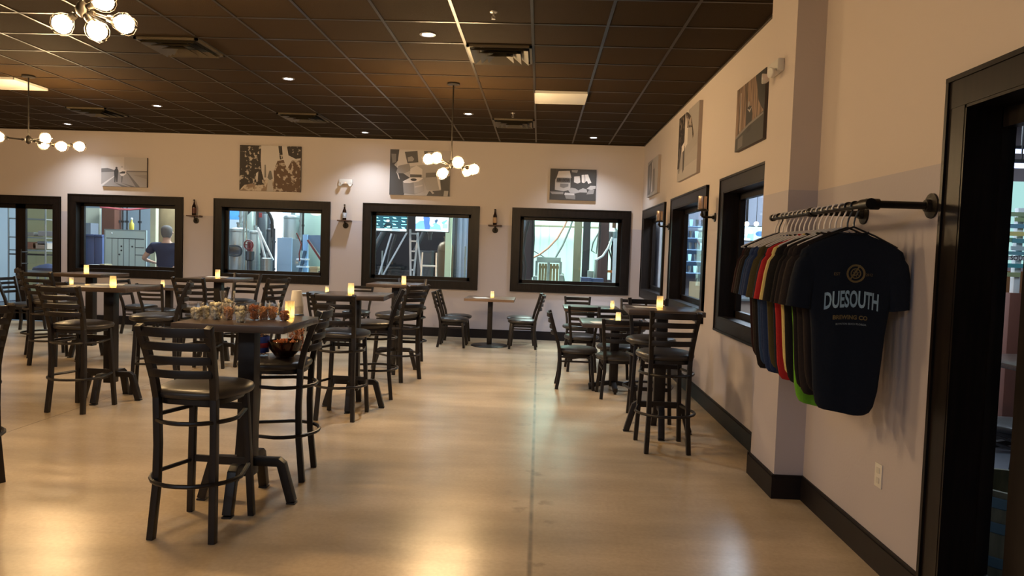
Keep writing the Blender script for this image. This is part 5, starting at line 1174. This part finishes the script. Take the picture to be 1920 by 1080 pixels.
for q in range(6):
    b = MB(); b.cyl((-.42+q*.16, .2, .9), (-.42+q*.16, .2, 1.42), .03, 12); b.lathe([(.03, 1.42), (.012, 1.5), (.012, 1.56)], (-.42+q*.16, .2, 0), 12); b.build('tap_tower', steel if q % 2 else tan, t)
for px, lb in ((1400, 'left'), (1418, 'right')):
    p = at(px, 420, 1, 11.2); t = thing('pendant_lamp', '%s of two small glowing pendants above the blue screen' % lb, 'light', p, 0, 'small pendants in the side room')
    b = MB(); b.cyl((0, 0, .03), (0, 0, 3.4-p.z), .004, 6); b.build('cord', 'blackp', t)
    b = MB(); b.sphere((0, 0, 0), .035, 12, 8); b.build('glowing_globe', emat('pendant_glow', (1, .85, .6), 4), t)
# near part, seen through the glazed door: chair, tables, barrel, signpost
place(low0, 3.33, 5.15, 8, 'dark ladder-back chair seen through the glass door at the right').location.z = -.02
dup(tl0, (4.05, 6.2, -.02), .1, 'pale topped table seen through the glass door behind the chair')
dup(tl0, (5.3, 8.9, -.02), .0, 'farther small table seen through the glass door below the signpost')
for x, y, dg, lb in ((3.85, 6.85, 180, 'chair beyond the pale table, seen through the glass door'), (4.75, 6.3, 90, 'chair right of the pale table, seen through the glass door')):
    dup(low0, (x, y, -.02), R(dg), lb)
t = thing('half_barrel', 'open wooden half barrel with blue grey hoops behind the glass door', 'barrel', (2.30, 3.52, -.02))
BW_ = wood('barrel_wood', (.16, .15, .09), (.27, .25, .15), .7, 2)
b = MB(); b.lathe([(.21, 0), (.25, .12), (.268, .25), (.262, .40), (.245, .50), (.225, .50), (.24, .40), (.235, .2), (.19, .06)], n=32, capt=True); b.build('staves', BW_, t)
for z0, r0 in ((.05, .228), (.18, .262), (.34, .270), (.45, .258)):
    b = MB(); b.lathe([(r0, z0-.025), (r0+.006, z0-.02), (r0+.006, z0+.02), (r0, z0+.025)], n=32, capb=False, capt=False); b.build('hoop', mat('barrel_hoop', (.12, .22, .27), .45, metal=.3), t)
px0 = at(1905, 500, 1, 7.4)
t = thing('signpost', 'white post carrying many coloured arrow boards, seen through the glass door', 'signpost', (px0.x, 7.4, -.02)); ox = px0.x
b = MB(); b.bx(-.03, .03, -.03, .03, 1.27, 2.1); b.build('upper_post', whitep, t, bevel=.004)
b = MB(); b.bx(-.07, .07, -.05, .05, 0, 1.27); b.build('lower_post', mat('red_brown_post', (.16, .06, .04), .6), t, bevel=.004)
for k, (x0, x1, yc, hpx, c_, d_, s_) in enumerate(((1889, 1925, 402, 9, (.30, .38, .22), -1, ''), (1901, 1935, 412, 9, (.32, .42, .20), 1, ''), (1884, 1922, 424, 9, (.16, .34, .44), 1, ''), (1880, 1935, 438.5, 9.5, (.72, .62, .22), 1, ''), (1886, 1903, 450, 9, (.20, .38, .24), -1, ''), (1896, 1930, 452, 9, (.12, .34, .38), 1, ''),
    (1895, 1935, 466, 9, (.50, .62, .64), 1, ''), (1885, 1932, 475, 8, (.16, .36, .42), -1, ''), (1858, 1945, 484, 10.5, (.75, .76, .76), 1, 'DUE SOUTH'), (1878, 1918, 498, 9, (.08, .34, .38), 1, ''), (1889, 1912, 515, 9, (.34, .40, .20), -1, ''))):
    p0, p1 = at(x0, yc-hpx/2, 1, 7.36), at(x1, yc+hpx/2, 1, 7.36); w0, w1, z0, z1 = p0.x-ox, p1.x-ox, p1.z+.02, p0.z+.02; zc = (z0+z1)/2; tp = .035
    pts = [(w0, z0), (w1, z0), (w1+tp, zc), (w1, z1), (w0, z1)] if d_ > 0 else [(w0, z0), (w1, z0), (w1, z1), (w0, z1), (w0-tp, zc)]
    y0 = -.035-.012*(k % 2)-.004; b = MB(); nn = len(pts)
    b.add([(x_, y0, z_) for x_, z_ in pts]+[(x_, y0-.010, z_) for x_, z_ in pts], [tuple(range(nn)), tuple(range(nn, 2*nn))[::-1]]+[(i, (i+1) % nn, nn+(i+1) % nn, nn+i) for i in range(nn)])
    sb = b.build('arrow_board', mat('board_paint', c_, .6), t, smooth=False)
    if s_:
        vs, fs = text_mesh(s_, .062, 0, .95, .001); q = MB(); q.add([((w0+w1)/2+v.x-.01, y0-.0115, zc+v.y) for v in vs], fs); q.build('lettering', mat('sign_ink', (.03, .03, .04), .6), sb, smooth=False)
o = box_thing('orange_shutter', 'orange brown wooden panel behind the signpost', 'panel', 1882, 1915, 505, 600, 9.5, .06, mat('orange_wood', (.42, .18, .07), .6, noise=.2, scale=3), True)
o = box_thing('teal_panel', 'pale teal lit window panel high behind the signpost', 'panel', 1900, 1926, 340, 500, 9.2, .05, emat('teal_glow', (.35, .62, .60), .32))
for k, (y_, lb) in enumerate(((284, 'upper'), (311, 'lower'))):
    yy_ = 7.2-k*.9; p = at(1915, y_, 1, yy_); t = thing('tube_light', '%s bluish tube light seen through the top of the glass door' % lb, 'light', (p.x, yy_, p.z), 0, 'tube lights of the side room')
    b = MB(); b.cyl((-.35, 0, 0), (.5, 0, 0), .02, 10); b.build('tube', emat('tube_glow', (.5, .6, .95), .8), t)
    b = MB(); b.bx(-.36, .51, -.03, .03, .02, .05); b.cyl((0, 0, .05), (0, 0, 3.4-p.z), .006, 6); b.build('fixture', 'blackp', t, smooth=False)

# more pipework and clutter of the hall, each piece standing or hanging where the windows show it
for px, y0, y1, Y, r_, mt_, lb in ((458, 384, 500, 13.9, .02, steel, 'slim steel standpipe right of the wide kettle'), (452, 384, 432, 15.9, .035, steel, 'thick steel pipe rising behind the wide kettle'), (492, 455, 510, 14.2, .03, sdark, 'dark upright pipe beside the bucket vessel'),
    (514, 428, 510, 14.6, .03, sdark, 'dark upright pipe at the edge of the glowing white panel'), (565, 384, 450, 15.4, .03, steel, 'steel pipe left of the pale green tank'), (569, 384, 470, 15.2, .02, M['blackp'], 'black pipe left of the pale green tank'),
    (717, 470, 520, 14.9, .015, steel, 'thin upright rod at the left of the third window'), (873, 462, 524, 14.2, .02, steel, 'pale thin pole before the strip curtain'), (808, 384, 450, 16.0, .04, M['blackp'], 'dark pipe hanging behind the right screen'),
    (981, 455, 530, 14.9, .03, M['blackp'], 'black pipe below the slate upright'), (1127, 384, 470, 14.4, .015, M['blackp'], 'thin black line before the red brown column')):
    p0, p1 = at(px, y0, 1, Y), at(px, y1, 1, Y); z1 = p1.z if y1 < 498 else -.02
    b = MB(); b.cyl((0, 0, 0), (0, 0, p0.z-z1), r_, 10)
    for f_ in (.2, .55, .85): b.lathe([(r_*1.5, (p0.z-z1)*f_-.02), (r_*1.5, (p0.z-z1)*f_+.02)], n=10)
    o = b.build('upright_pipe', mt_, None, loc=(p0.x, Y, z1)); tag(o, lb, 'pipe')
for (a, b2), Y, r_, lb in ((((462, 402), (476, 388)), 15.6, .03, 'short slanting pipe at the top of the tank window'), (((700, 470), (742, 395)), 15.8, .06, 'broad dark slanting beam at the left of the third window'), (((778, 470), (812, 398)), 15.9, .04, 'dark slanting beam behind the screens'), (((1000, 470), (1024, 484)), 16.4, .012, 'thin cable dipping over the pallets')):
    v0, v1 = at(*a, 1, Y), at(*b2, 1, Y); m_ = MB(); m_.cyl((0, 0, 0), v1-v0, r_, 10); o = m_.build('slanting_beam', sdark, None, loc=v0); tag(o, lb, 'beam')
for px, y_, w_, h_, Y, mt_, lb in ((427, 506, .18, .5, 13.5, sdark, 'dark pump housing low at the left of the tank window'), (446, 508, .16, .45, 13.4, steel, 'steel pump below the wide kettle'), (490, 512, .25, .35, 13.1, steel, 'low steel trough below the manifold'), (588, 500, .14, .6, 13.5, tan, 'tan coil bin at the foot of the blue stair'), (604, 508, .12, .4, 13.4, sdark, 'dark box at the foot of the blue stair'),
    (730, 500, .5, .7, 15.6, M['blackp'], 'black crate behind the slanting ladders'), (752, 506, .4, .6, 15.0, M['blackp'], 'black crate left of the stepladder'), (796, 470, .3, .9, 15.2, sdark, 'tall dark cabinet behind the stepladder'), (822, 470, .35, 1.2, 15.9, M['blackp'], 'black case behind the conical vessel')):
    p = at(px, y_, 1, Y); m_ = MB(); m_.bx(-w_/2, w_/2, 0, .35, 0, p.z+.02); m_.bx(-w_/2-.01, w_/2+.01, -.01, .36, p.z-.03, p.z+.02); o = m_.build('hall_equipment', mt_, None, bevel=.01, smooth=False, loc=(p.x, Y, -.02)); tag(o, lb, 'equipment')
